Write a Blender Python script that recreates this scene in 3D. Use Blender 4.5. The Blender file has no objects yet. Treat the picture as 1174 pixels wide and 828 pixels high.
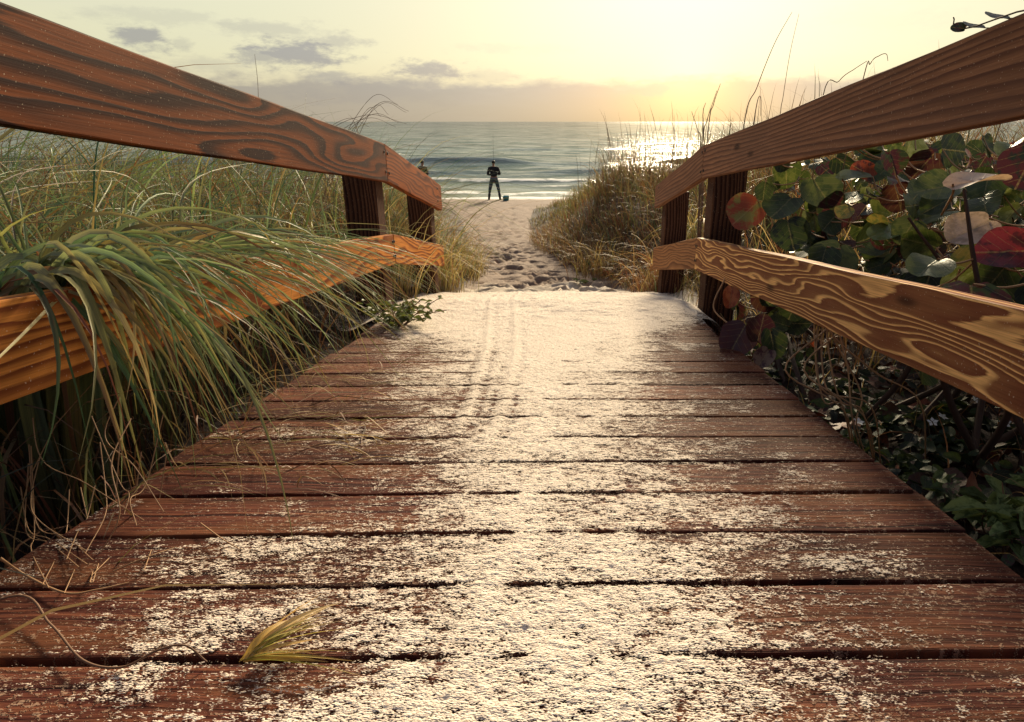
import bpy, bmesh, math, random
import numpy as np
from mathutils import Vector, Matrix, Quaternion
random.seed(7)
RNG = np.random.default_rng(11)
R = math.radians
S = bpy.context.scene
COL = S.collection

# ------------------------------------------------------------------ camera
ZC = 3.5                      # camera height above sea level
FPX, CX, CY, W0 = 712.0, 637.0, 414.0, 1174.0
PITCH = math.atan((CY-139.5)/FPX)
cam_d = bpy.data.cameras.new('camera'); cam = bpy.data.objects.new('camera', cam_d); COL.objects.link(cam)
cam_d.sensor_width = 36.0; cam_d.lens = FPX/W0*36.0; cam_d.shift_x = -(CX-W0/2)/W0
cam_d.clip_start = 0.02; cam_d.clip_end = 60000
cam.location = (0, 0, ZC); cam.rotation_euler = (math.pi/2-PITCH, 0, 0)
S.camera = cam
SP, CP = math.sin(PITCH), math.cos(PITCH)
def at(px, py, z):
    """world point that lies z metres deep at a place measured in the photograph (used as a ruler)"""
    a = (px-CX)/FPX*z; u = (CY-py)/FPX*z
    return Vector((a, z*CP+u*SP, ZC-z*SP+u*CP))

# ------------------------------------------------------------------ numpy noise
_perm = np.random.default_rng(3).permutation(256)
_val = np.random.default_rng(4).random((256,))*2-1
def vnoise(x, y, seed=0):
    x = np.asarray(x, float)+seed*17.31; y = np.asarray(y, float)+seed*7.77
    xi = np.floor(x).astype(np.int64); yi = np.floor(y).astype(np.int64)
    fx = x-xi; fy = y-yi
    u = fx*fx*fx*(fx*(fx*6-15)+10); v = fy*fy*fy*(fy*(fy*6-15)+10)
    def h(a, b): return _val[_perm[(a+_perm[b & 255]) & 255]]
    a = h(xi, yi); b = h(xi+1, yi); c = h(xi, yi+1); d = h(xi+1, yi+1)
    return (a*(1-u)+b*u)*(1-v)+(c*(1-u)+d*u)*v
def fbm(x, y, seed=0, o=4, g=0.5):
    s = 0; amp = 1; f = 1; t = 0
    for k in range(o):
        s = s+amp*vnoise(x*f, y*f, seed+k*3.1); t += amp; amp *= g; f *= 2.03
    return s/t
def sstep(a, b, x):
    t = np.clip((x-a)/(b-a), 0, 1); return t*t*(3-2*t)

# ------------------------------------------------------------------ node helper
def new_mat(name):
    m = bpy.data.materials.new(name); m.use_nodes = True
    nt = m.node_tree; nt.nodes.clear()
    return m, nt
class NT:
    def __init__(s, nt): s.nt = nt
    def n(s, typ, ins=None, **props):
        nd = s.nt.nodes.new(typ)
        for k, v in props.items(): setattr(nd, k, v)
        for k, v in (ins or {}).items():
            sock = nd.inputs[k]
            if isinstance(v, bpy.types.NodeSocket): s.nt.links.new(v, sock)
            else: sock.default_value = v
        return nd
    def m(s, op, a, b=None, c=None, clamp=False):
        nd = s.nt.nodes.new('ShaderNodeMath'); nd.operation = op; nd.use_clamp = clamp
        for i, v in enumerate((a, b, c)):
            if v is None: continue
            if isinstance(v, bpy.types.NodeSocket): s.nt.links.new(v, nd.inputs[i])
            else: nd.inputs[i].default_value = v
        return nd.outputs[0]
    def vm(s, op, a, b=None):
        nd = s.nt.nodes.new('ShaderNodeVectorMath'); nd.operation = op
        for i, v in enumerate((a, b)):
            if v is None: continue
            if isinstance(v, bpy.types.NodeSocket): s.nt.links.new(v, nd.inputs[i])
            else: nd.inputs[i].default_value = v
        return nd
    def mix(s, f, a, b, typ='RGBA', blend='MIX'):
        nd = s.nt.nodes.new('ShaderNodeMix'); nd.data_type = 'RGBA'; nd.blend_type = blend
        for key, v in ((0, f), (6, a), (7, b)):
            if isinstance(v, bpy.types.NodeSocket): s.nt.links.new(v, nd.inputs[key])
            else:
                if key and len(v) == 3: v = (*v, 1)
                nd.inputs[key].default_value = v
        return nd.outputs[2]
    def ramp(s, f, stops, interp='LINEAR'):
        nd = s.nt.nodes.new('ShaderNodeValToRGB'); cr = nd.color_ramp; cr.interpolation = interp
        while len(cr.elements) < len(stops): cr.elements.new(0.5)
        for e, (p, c) in zip(cr.elements, stops):
            e.position = p
            e.color = (c, c, c, 1) if isinstance(c, (int, float)) else (*c, 1)
        s.nt.links.new(f, nd.inputs[0]); return nd.outputs[0]
    def sm(s, x, a, b):
        nd = s.nt.nodes.new('ShaderNodeMapRange'); nd.interpolation_type = 'SMOOTHSTEP'
        s.nt.links.new(x, nd.inputs[0]); nd.inputs[1].default_value = a; nd.inputs[2].default_value = b
        return nd.outputs[0]
    def noise(s, vec, scale, detail=4, rough=0.55, dist=0.0):
        return s.n('ShaderNodeTexNoise', {'Vector': vec, 'Scale': scale, 'Detail': detail, 'Roughness': rough, 'Distortion': dist}).outputs[0]
    def comb(s, x, y, z):
        nd = s.nt.nodes.new('ShaderNodeCombineXYZ')
        for i, v in enumerate((x, y, z)):
            if isinstance(v, bpy.types.NodeSocket): s.nt.links.new(v, nd.inputs[i])
            else: nd.inputs[i].default_value = v
        return nd.outputs[0]
    def sep(s, v):
        nd = s.nt.nodes.new('ShaderNodeSeparateXYZ'); s.nt.links.new(v, nd.inputs[0]); return nd.outputs
    def bump(s, h, strength, dist):
        return s.n('ShaderNodeBump', {'Height': h, 'Strength': strength, 'Distance': dist}).outputs[0]
    def out(s, sh):
        o = s.nt.nodes.new('ShaderNodeOutputMaterial'); s.nt.links.new(sh, o.inputs[0])
    def pbr(s, col, rough=0.6, normal=None, spec=0.5, **kw):
        ins = {'Base Color': col if isinstance(col, bpy.types.NodeSocket) else (*col, 1), 'Roughness': rough, 'Specular IOR Level': spec}
        if normal is not None: ins['Normal'] = normal
        ins.update(kw)
        return s.n('ShaderNodeBsdfPrincipled', ins).outputs[0]

# ------------------------------------------------------------------ materials
def wood_rail(name, c_early, c_mid, c_late, seed, freq=60.0, amp=0.08, fx=1.6, fy=9.0, sharp=0.75, rough=0.5, det=1.0, grey=0.0, slope=1.0, dark=0.5):
    """flat-sawn pine: growth rings met by the face of the board (local x = length, y = width, z = thickness)"""
    m, nt = new_mat(name); g = NT(nt)
    oc = g.n('ShaderNodeTexCoord').outputs['Object']
    x, y, z = g.sep(oc)
    xs = g.m('ADD', x, seed*3.7)
    low = g.noise(g.comb(g.m('MULTIPLY', xs, fx), g.m('MULTIPLY', y, fy), g.m('ADD', g.m('MULTIPLY', z, 3.0), seed)), 1.0, det, 0.45)
    fine = g.noise(g.comb(g.m('MULTIPLY', x, 5.0), g.m('MULTIPLY', y, 230.0), g.m('MULTIPLY', z, 230.0)), 1.0, 3, 0.6)
    wig = g.noise(g.comb(g.m('MULTIPLY', xs, 9.0), g.m('MULTIPLY', y, 40.0), seed+3.0), 1.0, 2, 0.5)
    fld = g.m('ADD', g.m('MULTIPLY', y, slope), g.m('ADD', g.m('MULTIPLY', g.m('SUBTRACT', low, 0.5), amp*2.0), g.m('MULTIPLY', z, 0.7)))
    fld = g.m('ADD', fld, g.m('MULTIPLY', g.m('SUBTRACT', wig, 0.5), 0.006))
    fr = g.m('FRACT', g.m('ADD', g.m('MULTIPLY', fld, freq), g.m('MULTIPLY', fine, 0.22)))
    ring = g.ramp(fr, [(0.0, 0.0), (sharp*0.5, 0.16), (sharp, 0.88), (0.90, 1.0), (1.0, 0.0)])
    var = g.noise(g.comb(g.m('MULTIPLY', x, 1.1), g.m('MULTIPLY', y, 6.0), seed+9), 1.0, 4, 0.6)
    c = g.mix(ring, g.mix(var, c_early, c_mid), c_late)
    c = g.mix(g.m('MULTIPLY', g.ramp(fine, [(0.3, 1.0), (0.60, 0.0)]), 0.5), c, tuple(v*0.55 for v in c_late))
    big = g.noise(g.comb(g.m('MULTIPLY', x, 0.9), g.m('MULTIPLY', y, 5.0), seed+21), 1.3, 5, 0.65)
    c = g.mix(g.m('MULTIPLY', g.sm(big, 0.48, 0.70), dark), c, tuple(v*0.45 for v in c_mid))
    if grey: c = g.mix(g.m('MULTIPLY', g.sm(var, 0.35, 0.7), grey), c, (0.16, 0.11, 0.085))
    scr = g.noise(g.vm('MULTIPLY', oc, (10, 60, 60)).outputs[0], 1.0, 5, 0.7)
    c = g.mix(g.m('MULTIPLY', g.sm(scr, 0.60, 0.75), 0.12), c, (0.30, 0.20, 0.13))
    knot = g.n('ShaderNodeTexVoronoi', {'Vector': g.comb(g.m('MULTIPLY', xs, 1.9), g.m('MULTIPLY', y, 7.0), seed), 'Scale': 1.0}, voronoi_dimensions='3D').outputs['Distance']
    c = g.mix(g.m('MULTIPLY', g.sm(knot, 0.13, 0.05), 0.8), c, (0.028, 0.012, 0.010))
    speck = g.sm(g.noise(oc, 240.0, 1, 0.5), 0.715, 0.75)
    c = g.mix(g.m('MULTIPLY', speck, 0.5), c, (0.62, 0.5, 0.36))
    h = g.m('ADD', g.m('MULTIPLY', ring, 0.35), g.m('MULTIPLY', fine, 0.8))
    g.out(g.pbr(c, g.m('ADD', rough, g.m('MULTIPLY', var, 0.15)), g.bump(h, 0.35, 0.0012), 0.03))
    return m

def wood_deck():
    m, nt = new_mat('weathered deck wood'); g = NT(nt)
    oc = g.n('ShaderNodeTexCoord').outputs['Object']
    isl = g.n('ShaderNodeNewGeometry').outputs['Random Per Island']
    off = g.m('MULTIPLY', isl, 37.0)
    x, y, z = g.sep(oc)
    p = g.comb(g.m('ADD', x, off), y, off)
    warp = g.noise(g.vm('MULTIPLY', p, (1.6, 9.0, 1.0)).outputs[0], 1.0, 3)
    yy = g.m('ADD', y, g.m('MULTIPLY', g.m('SUBTRACT', warp, 0.5), 0.07))
    pw = g.comb(g.m('ADD', x, off), yy, off)
    groove = g.noise(g.vm('MULTIPLY', pw, (2.5, 130.0, 1.0)).outputs[0], 1.0, 4, 0.65)
    fibre = g.noise(g.vm('MULTIPLY', pw, (14.0, 520.0, 1.0)).outputs[0], 1.0, 3, 0.6)
    blot = g.noise(g.vm('MULTIPLY', p, (3.0, 14.0, 1.0)).outputs[0], 1.0, 5, 0.65)
    c = g.ramp(groove, [(0.33, (0.011, 0.004, 0.005)), (0.46, (0.066, 0.019, 0.015)), (0.57, (0.130, 0.041, 0.026)), (0.75, (0.26, 0.098, 0.047))])
    c = g.mix(g.m('MULTIPLY', g.sm(blot, 0.42, 0.68), 0.45), c, (0.25, 0.100, 0.042))
    c = g.mix(g.m('MULTIPLY', g.sm(fibre, 0.5, 0.3), 0.55), c, (0.04, 0.018, 0.016))
    tone = g.ramp(isl, [(0.0, 0.62), (0.35, 1.05), (0.7, 0.80), (1.0, 1.25)])
    c = g.mix(1.0, c, tone, blend='MULTIPLY')
    # grains of sand caught in the grain of the wood
    dens = g.noise(g.vm('MULTIPLY', p, (5.0, 9.0, 1.0)).outputs[0], 1.0, 4, 0.6)
    grit = g.noise(g.vm('MULTIPLY', pw, (90.0, 190.0, 1.0)).outputs[0], 1.0, 2, 0.6)
    grit2 = g.noise(oc, 420.0, 1, 0.5)
    gm = g.m('ADD', g.m('ADD', g.m('MULTIPLY', grit, 0.75), g.m('MULTIPLY', grit2, 0.35)), g.m('MULTIPLY', dens, 0.34))
    centre = g.m('MULTIPLY', g.m('ABSOLUTE', x), -0.03)
    yf = g.m('MULTIPLY', g.sm(y, 0.9, 2.6), 0.035)
    gmask = g.sm(g.m('ADD', g.m('ADD', gm, centre), yf), 0.765, 0.84)
    c = g.mix(g.m('MULTIPLY', gmask, 0.38), c, (0.55, 0.38, 0.26))
    h = g.m('ADD', g.m('ADD', g.m('MULTIPLY', groove, 0.9), g.m('MULTIPLY', fibre, 0.35)), g.m('MULTIPLY', gmask, 0.5))
    g.out(g.pbr(c, 0.74, g.bump(h, 0.9, 0.004), 0.05))
    return m

def m_plain(name, c, rough=0.7, var=0.25, scale=8.0, spec=0.4, bump=0.0, bscale=60.0, **kw):
    m, nt = new_mat(name); g = NT(nt)
    oc = g.n('ShaderNodeTexCoord').outputs['Object']
    nz = g.noise(oc, scale, 4)
    col = g.mix(nz, tuple(v*(1-var) for v in c), tuple(min(1, v*(1+var)) for v in c))
    nrm = g.bump(g.noise(oc, bscale, 4), 0.6, bump) if bump else None
    g.out(g.pbr(col, rough, nrm, spec, **kw)); return m

def m_grass(name, trans=0.26, rough=0.42):
    m, nt = new_mat(name); g = NT(nt)
    col = g.n('ShaderNodeAttribute', attribute_name='Col').outputs['Color']
    bu = g.n('ShaderNodeAttribute', attribute_name='buv').outputs['Vector']
    u, v, w = g.sep(bu)
    stri = g.noise(g.comb(g.m('MULTIPLY', u, 5.0), g.m('MULTIPLY', v, 2.0), w), 1.0, 3, 0.6)
    col = g.mix(g.m('MULTIPLY', g.sm(stri, 0.42, 0.66), 0.6), col, g.mix(1.0, col, (1.9, 1.7, 1.35), blend='MULTIPLY'))
    spot = g.noise(g.comb(u, g.m('MULTIPLY', v, 14.0), w), 1.0, 4, 0.6)
    col = g.mix(g.m('MULTIPLY', g.sm(spot, 0.60, 0.72), 0.5), col, (0.15, 0.075, 0.03))
    nrm = g.bump(stri, 0.5, 0.0012)
    a = g.pbr(col, rough+0.12, nrm, 0.22)
    t = g.n('ShaderNodeBsdfTranslucent', {'Color': g.mix(1.0, col, (1.3, 1.3, 0.95), blend='MULTIPLY')}).outputs[0]
    mx = g.n('ShaderNodeMixShader', {0: trans, 1: a, 2: t}).outputs[0]
    g.out(mx); return m

def m_leaf(name, trans=0.26, rough=0.42, veins=1.0):
    m, nt = new_mat(name); g = NT(nt)
    col = g.n('ShaderNodeAttribute', attribute_name='Col').outputs['Color']
    col2 = g.n('ShaderNodeAttribute', attribute_name='Col2').outputs['Color']
    u, v, w = g.sep(g.n('ShaderNodeAttribute', attribute_name='buv').outputs['Vector'])
    p = g.comb(g.m('MULTIPLY', u, 1.0), v, w)
    bl = g.noise(p, 1.7, 4, 0.6)
    c = g.mix(g.sm(bl, 0.46, 0.60), col, col2)
    fine = g.noise(p, 9.0, 4, 0.65)
    c = g.mix(g.m('MULTIPLY', g.sm(fine, 0.58, 0.72), 0.5), c, g.mix(1.0, c, (0.35, 0.3, 0.3), blend='MULTIPLY'))
    au = g.m('ABSOLUTE', u)
    wob = g.m('MULTIPLY', g.noise(p, 3.0, 2), 0.25)
    s = g.m('ABSOLUTE', g.m('SUBTRACT', g.m('FRACT', g.m('ADD', g.m('MULTIPLY', g.m('SUBTRACT', v, g.m('MULTIPLY', au, 0.75)), 2.6), wob)), 0.5))
    side = g.sm(s, 0.07, 0.0)
    midr = g.sm(au, 0.055, 0.015)
    vein = g.m('MAXIMUM', g.m('MULTIPLY', side, 0.55), midr)
    c = g.mix(g.m('MULTIPLY', g.m('MULTIPLY', vein, g.sm(fine, 0.3, 0.65)), 0.45*veins), c, (0.34, 0.30, 0.15))
    h = g.m('ADD', g.m('MULTIPLY', vein, -0.6), g.m('MULTIPLY', fine, 0.4))
    a = g.pbr(c, rough, g.bump(h, 0.6, 0.003), 0.36)
    t = g.n('ShaderNodeBsdfTranslucent', {'Color': g.mix(1.0, c, (1.4, 1.2, 0.8), blend='MULTIPLY')}).outputs[0]
    g.out(g.n('ShaderNodeMixShader', {0: trans, 1: a, 2: t}).outputs[0]); return m

def m_ground():
    m, nt = new_mat('dune ground'); g = NT(nt)
    oc = g.n('ShaderNodeTexCoord').outputs['Object']
    cov = g.n('ShaderNodeAttribute', attribute_name='Col').outputs['Color']
    soil = g.sep(cov)[0]; wet = g.sep(cov)[1]; pale = g.sep(cov)[2]
    n1 = g.noise(oc, 1.3, 5, 0.6); n2 = g.noise(oc, 28.0, 5, 0.65); n3 = g.noise(oc, 160.0, 2, 0.6)
    sand = g.mix(n1, (0.17, 0.117, 0.087), (0.27, 0.19, 0.14))
    sand = g.mix(g.m('MULTIPLY', g.sm(n2, 0.52, 0.70), 0.45), sand, (0.17, 0.10, 0.07))
    sand = g.mix(g.m('MULTIPLY', g.sm(n3, 0.57, 0.68), 0.35), sand, (0.50, 0.38, 0.27))
    sand = g.mix(pale, sand, g.mix(g.sm(n2, 0.35, 0.62), (0.72, 0.63, 0.50), (0.86, 0.77, 0.63)))
    litter = g.mix(g.noise(oc, 14.0, 5, 0.7), (0.014, 0.010, 0.011), (0.055, 0.030, 0.022))
    litter = g.mix(g.m('MULTIPLY', g.sm(n3, 0.6, 0.7), 0.25), litter, (0.13, 0.075, 0.045))
    f = g.sm(g.m('ADD', soil, g.m('MULTIPLY', g.m('SUBTRACT', n2, 0.5), 0.9)), 0.35, 0.65)
    c = g.mix(f, sand, litter)
    c = g.mix(wet, c, (0.22, 0.17, 0.13))
    h = g.m('ADD', g.m('MULTIPLY', n2, 1.0), g.m('MULTIPLY', n3, 0.25))
    ro = g.m('SUBTRACT', 0.9, g.m('MULTIPLY', wet, 0.6))
    g.out(g.pbr(c, ro, g.bump(h, 0.8, 0.02), 0.3)); return m

def m_sand():
    """loose sand: grains with gaps between them where the layer thins out (Col.r = how closely they lie)"""
    m, nt = new_mat('loose white sand'); g = NT(nt)
    oc = g.n('ShaderNodeTexCoord').outputs['Object']
    dens = g.m('MULTIPLY', g.m('SUBTRACT', g.sep(g.n('ShaderNodeAttribute', attribute_name='Col').outputs['Color'])[0], 0.5), 2.0)
    st = g.vm('MULTIPLY', oc, (0.6, 1.15, 1.0)).outputs[0]
    n1 = g.noise(oc, 7.0, 5, 0.65); a = g.noise(st, 55.0, 3, 0.6); b = g.noise(st, 170.0, 2, 0.6); c3 = g.noise(st, 470.0, 1, 0.5)
    sm_ = g.m('ADD', g.m('MULTIPLY', g.m('SUBTRACT', a, .5), 1.45), g.m('ADD', g.m('MULTIPLY', g.m('SUBTRACT', b, .5), 1.9), g.m('MULTIPLY', g.m('SUBTRACT', c3, .5), 1.9)))
    v = g.m('ADD', dens, sm_)
    alpha = g.sm(v, -0.06, 0.20)
    c = g.mix(n1, (0.72, 0.62, 0.51), (0.85, 0.755, 0.64))
    c = g.mix(g.m('MULTIPLY', g.sm(b, 0.52, 0.68), 0.40), c, (0.52, 0.38, 0.28))
    c = g.mix(g.m('MULTIPLY', g.sm(c3, 0.56, 0.70), 0.55), c, (0.36, 0.24, 0.17))
    c = g.mix(g.m('MULTIPLY', g.sm(c3, 0.42, 0.32), 0.6), c, (0.95, 0.88, 0.75))
    h = g.m('ADD', g.m('MULTIPLY', a, 0.9), g.m('ADD', b, g.m('MULTIPLY', c3, 0.45)))
    sh = g.pbr(c, 0.95, g.bump(h, 0.9, 0.007), 0.2)
    tr = g.n('ShaderNodeBsdfTransparent').outputs[0]
    g.out(g.n('ShaderNodeMixShader', {0: alpha, 1: tr, 2: sh}).outputs[0]); return m

def m_water():
    m, nt = new_mat('sea water'); g = NT(nt)
    oc = g.n('ShaderNodeTexCoord').outputs['Object']
    fo = g.sep(g.n('ShaderNodeAttribute', attribute_name='Col').outputs['Color'])
    foam, shallow = fo[0], fo[1]
    x, y, z = g.sep(oc)
    v1 = g.comb(g.m('MULTIPLY', x, 0.35), y, 0.0)
    n1 = g.noise(v1, 0.9, 5, 0.62); n2 = g.noise(v1, 0.10, 5, 0.6); n3 = g.noise(v1, 0.012, 5, 0.62)
    fade = g.sm(y, 900.0, 60.0)
    n0 = g.noise(v1, 3.2, 4, 0.6); n4 = g.noise(v1, 0.33, 5, 0.65); n5 = g.noise(v1, 0.055, 5, 0.65)
    h = g.m('ADD', g.m('MULTIPLY', g.m('ADD', g.m('MULTIPLY', n1, 0.35), g.m('MULTIPLY', n0, 0.05)), fade), g.m('ADD', g.m('MULTIPLY', n2, 0.8), g.m('MULTIPLY', n3, 2.2)))
    # slick patches mirror more sky; the noise also paints dark specks for wave shading
    near_ = g.sm(y, 150.0, 40.0)
    rip = g.mix(near_, g.mix(g.sm(y, 700.0, 150.0), n5, n4), g.mix(0.5, n4, n1))
    slick = g.sm(rip, 0.40, 0.56)
    body = g.mix(g.sm(n3, 0.42, 0.6), (0.050, 0.090, 0.082), (0.095, 0.140, 0.122))
    body = g.mix(shallow, body, (0.24, 0.27, 0.20))
    nrm = g.bump(h, 0.5, 0.55)
    fr = g.n('ShaderNodeFresnel', {'IOR': 1.33, 'Normal': nrm}).outputs[0]
    di = g.n('ShaderNodeBsdfDiffuse', {'Color': body, 'Normal': nrm}).outputs[0]
    gl = g.n('ShaderNodeBsdfGlossy', {'Color': (.95, .97, 1, 1), 'Roughness': 0.07, 'Normal': nrm}).outputs[0]
    # steep little waves hide part of the mirror at grazing angles
    w = g.n('ShaderNodeMixShader', {0: g.m('MULTIPLY', g.m('POWER', fr, 0.9), g.m('ADD', 0.28, g.m('MULTIPLY', slick, 0.50))), 1: di, 2: gl}).outputs[0]
    lace = g.sm(g.m('ADD', foam, g.m('MULTIPLY', g.m('SUBTRACT', g.noise(v1, 1.6, 5, 0.7), 0.5), 1.9)), 0.45, 0.75)
    f = g.pbr((0.72, 0.72, 0.66), 0.8)
    g.out(g.n('ShaderNodeMixShader', {0: lace, 1: w, 2: f}).outputs[0]); return m

MAT = {}
MAT['rail_a'] = wood_rail('red brown grained pine', (0.235, 0.064, 0.017), (0.145, 0.038, 0.012), (0.022, 0.007, 0.007), 1.0, 22, 0.165, 1.2, 8.0, 0.62, 0.55, 1.0, 0.0, 0.85, 0.4)
MAT['rail_b'] = wood_rail('orange pine', (0.74, 0.31, 0.070), (0.56, 0.21, 0.050), (0.17, 0.046, 0.018), 2.3, 30, 0.13, 1.3, 8.0, 0.70, 0.5, 1.2, 0.0, 0.9, 0.75)
MAT['rail_c'] = wood_rail('greyed brown pine', (0.36, 0.175, 0.092), (0.255, 0.116, 0.066), (0.115, 0.049, 0.033), 3.1, 62, 0.05, 0.8, 6.0, 0.72, 0.55, 1.0, 0.2)
MAT['rail_d'] = wood_rail('brown pine with pale figure', (0.95, 0.60, 0.24), (0.88, 0.48, 0.18), (0.185, 0.062, 0.032), 4.6, 50, 0.12, 1.5, 10.0, 0.30, 0.5, 1.8, 0.0, 1.0, 0.1)
MAT['rail_e'] = wood_rail('orange brown pine', (0.38, 0.115, 0.036), (0.28, 0.08, 0.028), (0.085, 0.026, 0.016), 6.2, 40, 0.10, 1.8, 8.0, 0.74, 0.5, 1.0)
MAT['rail_f'] = wood_rail('brown pine', (0.46, 0.235, 0.10), (0.33, 0.155, 0.07), (0.14, 0.06, 0.034), 7.9, 46, 0.07, 1.6, 8.0, 0.76, 0.52, 1.0)
MAT['post'] = wood_rail('dark weathered post', (0.20, 0.095, 0.05), (0.085, 0.042, 0.030), (0.028, 0.014, 0.013), 9.1, 60, 0.05, 1.4, 8.0, 0.6, 0.6, 1.0)
MAT['deck'] = wood_deck()
MAT['beam'] = m_plain('dark wet timber', (0.035, 0.02, 0.018), 0.8, 0.4)
MAT['bolt'] = m_plain('rusted steel', (0.018, 0.012, 0.012), 0.55, 0.4, 60.0, Metallic=0.5)
MAT['grass'] = m_grass('dune grass')
MAT['herogr'] = m_grass('broad grass', 0.28, 0.34)
MAT['leaf'] = m_leaf('round leaf')
MAT['weed'] = m_leaf('weed leaf', 0.25, 0.6, 0.5)
MAT['litter'] = m_leaf('dead leaf', 0.05, 0.6, 0.6)
MAT['stem'] = m_plain('dry stem', (0.17, 0.09, 0.05), 0.7, 0.4, 12.0)
MAT['straw'] = m_plain('straw stem', (0.34, 0.19, 0.09), 0.65, 0.4, 9.0)
MAT['bark'] = m_plain('dark branch bark', (0.060, 0.034, 0.026), 0.75, 0.4, 18.0)
MAT['petal'] = m_plain('white petal', (0.75, 0.78, 0.78), 0.6, 0.08)
MAT['jacket'] = m_plain('black jacket cloth', (0.010, 0.011, 0.015), 0.8, 0.3, 20)
MAT['jeans'] = m_plain('dark blue denim', (0.028, 0.055, 0.075), 0.85, 0.3, 20)
MAT['skin'] = m_plain('skin', (0.28, 0.15, 0.10), 0.55, 0.1)
MAT['hair'] = m_plain('dark hair', (0.010, 0.008, 0.008), 0.6, 0.3)
MAT['boot'] = m_plain('dark rubber', (0.010, 0.010, 0.012), 0.5, 0.3)
MAT['hem'] = m_plain('pale cloth', (0.10, 0.12, 0.15), 0.85, 0.2)
MAT['bucket'] = m_plain('turquoise plastic', (0.04, 0.34, 0.40), 0.4, 0.1)
MAT['rod'] = m_plain('dark rod', (0.02, 0.02, 0.02), 0.4, 0.2)
MAT['ground'] = m_ground(); MAT['sand'] = m_sand(); MAT['water'] = m_water()

# ------------------------------------------------------------------ mesh helpers
def tag(o, label=None, cat=None, group=None, kind=None):
    if label: o['label'] = label
    if cat: o['category'] = cat
    if group: o['group'] = group
    if kind: o['kind'] = kind
    return o
def empty(name, loc=(0, 0, 0)):
    o = bpy.data.objects.new(name, None); COL.objects.link(o); o.location = loc; o.empty_display_size = 0.1
    return o
def link(name, me, mat=None, parent=None, smooth=True, matrix=None):
    if mat: me.materials.append(mat)
    if smooth and len(me.polygons): me.polygons.foreach_set('use_smooth', [True]*len(me.polygons))
    o = bpy.data.objects.new(name, me); COL.objects.link(o)
    if parent is not None:
        o.parent = parent
        bpy.context.view_layer.update()
        o.matrix_parent_inverse = parent.matrix_world.inverted() if matrix is None else Matrix()
    if matrix is not None:
        o.matrix_basis = matrix if parent is None else (parent.matrix_world.inverted() @ matrix)
    return o
def np_mesh(name, V, F, attrs=None):
    """V (n,3), F (m,k) with equal face sizes; attrs {name: (n,3)}"""
    V = np.asarray(V, np.float32); F = np.asarray(F, np.int32)
    me = bpy.data.meshes.new(name); k = F.shape[1]
    me.vertices.add(len(V)); me.vertices.foreach_set('co', V.ravel())
    me.loops.add(F.size); me.loops.foreach_set('vertex_index', F.ravel())
    me.polygons.add(len(F)); me.polygons.foreach_set('loop_start', np.arange(0, F.size, k, dtype=np.int32))
    try: me.polygons.foreach_set('loop_total', np.full(len(F), k, np.int32))
    except Exception: pass
    for an, A in (attrs or {}).items():
        A = np.asarray(A, np.float32)
        if an.startswith('Col'):
            at_ = me.attributes.new(an, 'FLOAT_COLOR', 'POINT')
            at_.data.foreach_set('color', np.concatenate([A, np.ones((len(A), 1), np.float32)], 1).ravel())
        else:
            at_ = me.attributes.new(an, 'FLOAT_VECTOR', 'POINT'); at_.data.foreach_set('vector', A.ravel())
    me.update(calc_edges=True); me.validate()
    return me
def grid_faces(nr, nc):
    i = np.arange(nr-1)[:, None]*nc+np.arange(nc-1)[None, :]
    return np.stack([i, i+1, i+nc+1, i+nc], -1).reshape(-1, 4)

def box_bm(bm, x0, x1, y0, y1, z0, z1, bev=0.004, seg=2, cuts=0, jit=0.0):
    r = bmesh.ops.create_cube(bm, size=1.0)
    vs = r['verts']
    for v in vs: v.co = Vector(((x0+x1)/2+v.co.x*(x1-x0), (y0+y1)/2+v.co.y*(y1-y0), (z0+z1)/2+v.co.z*(z1-z0)))
    es = list({e for v in vs for e in v.link_edges})
    if cuts:
        le = [e for e in es if abs((e.verts[0].co-e.verts[1].co).x) > 0.5*(x1-x0)]
        bmesh.ops.subdivide_edges(bm, edges=le, cuts=cuts)
        vs2 = [v for v in bm.verts if v.is_valid]
    if bev:
        es = [e for e in bm.edges if len(e.link_faces) == 2 and e.calc_face_angle(0) > 0.5 and e.is_valid and any(v in vs for v in e.verts) or (len(e.link_faces) == 2 and e.calc_face_angle(0) > 0.5)]
        es = [e for e in set(es) if not e.tag]
        rb = bmesh.ops.bevel(bm, geom=es, offset=bev, segments=seg, profile=0.6, affect='EDGES')
    for e in bm.edges: e.tag = True
    return bm
def bm_obj(name, bm, mat, parent=None, matrix=None, smooth=False):
    me = bpy.data.meshes.new(name); bm.to_mesh(me); bm.free()
    return link(name, me, mat, parent, smooth, matrix)

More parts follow.
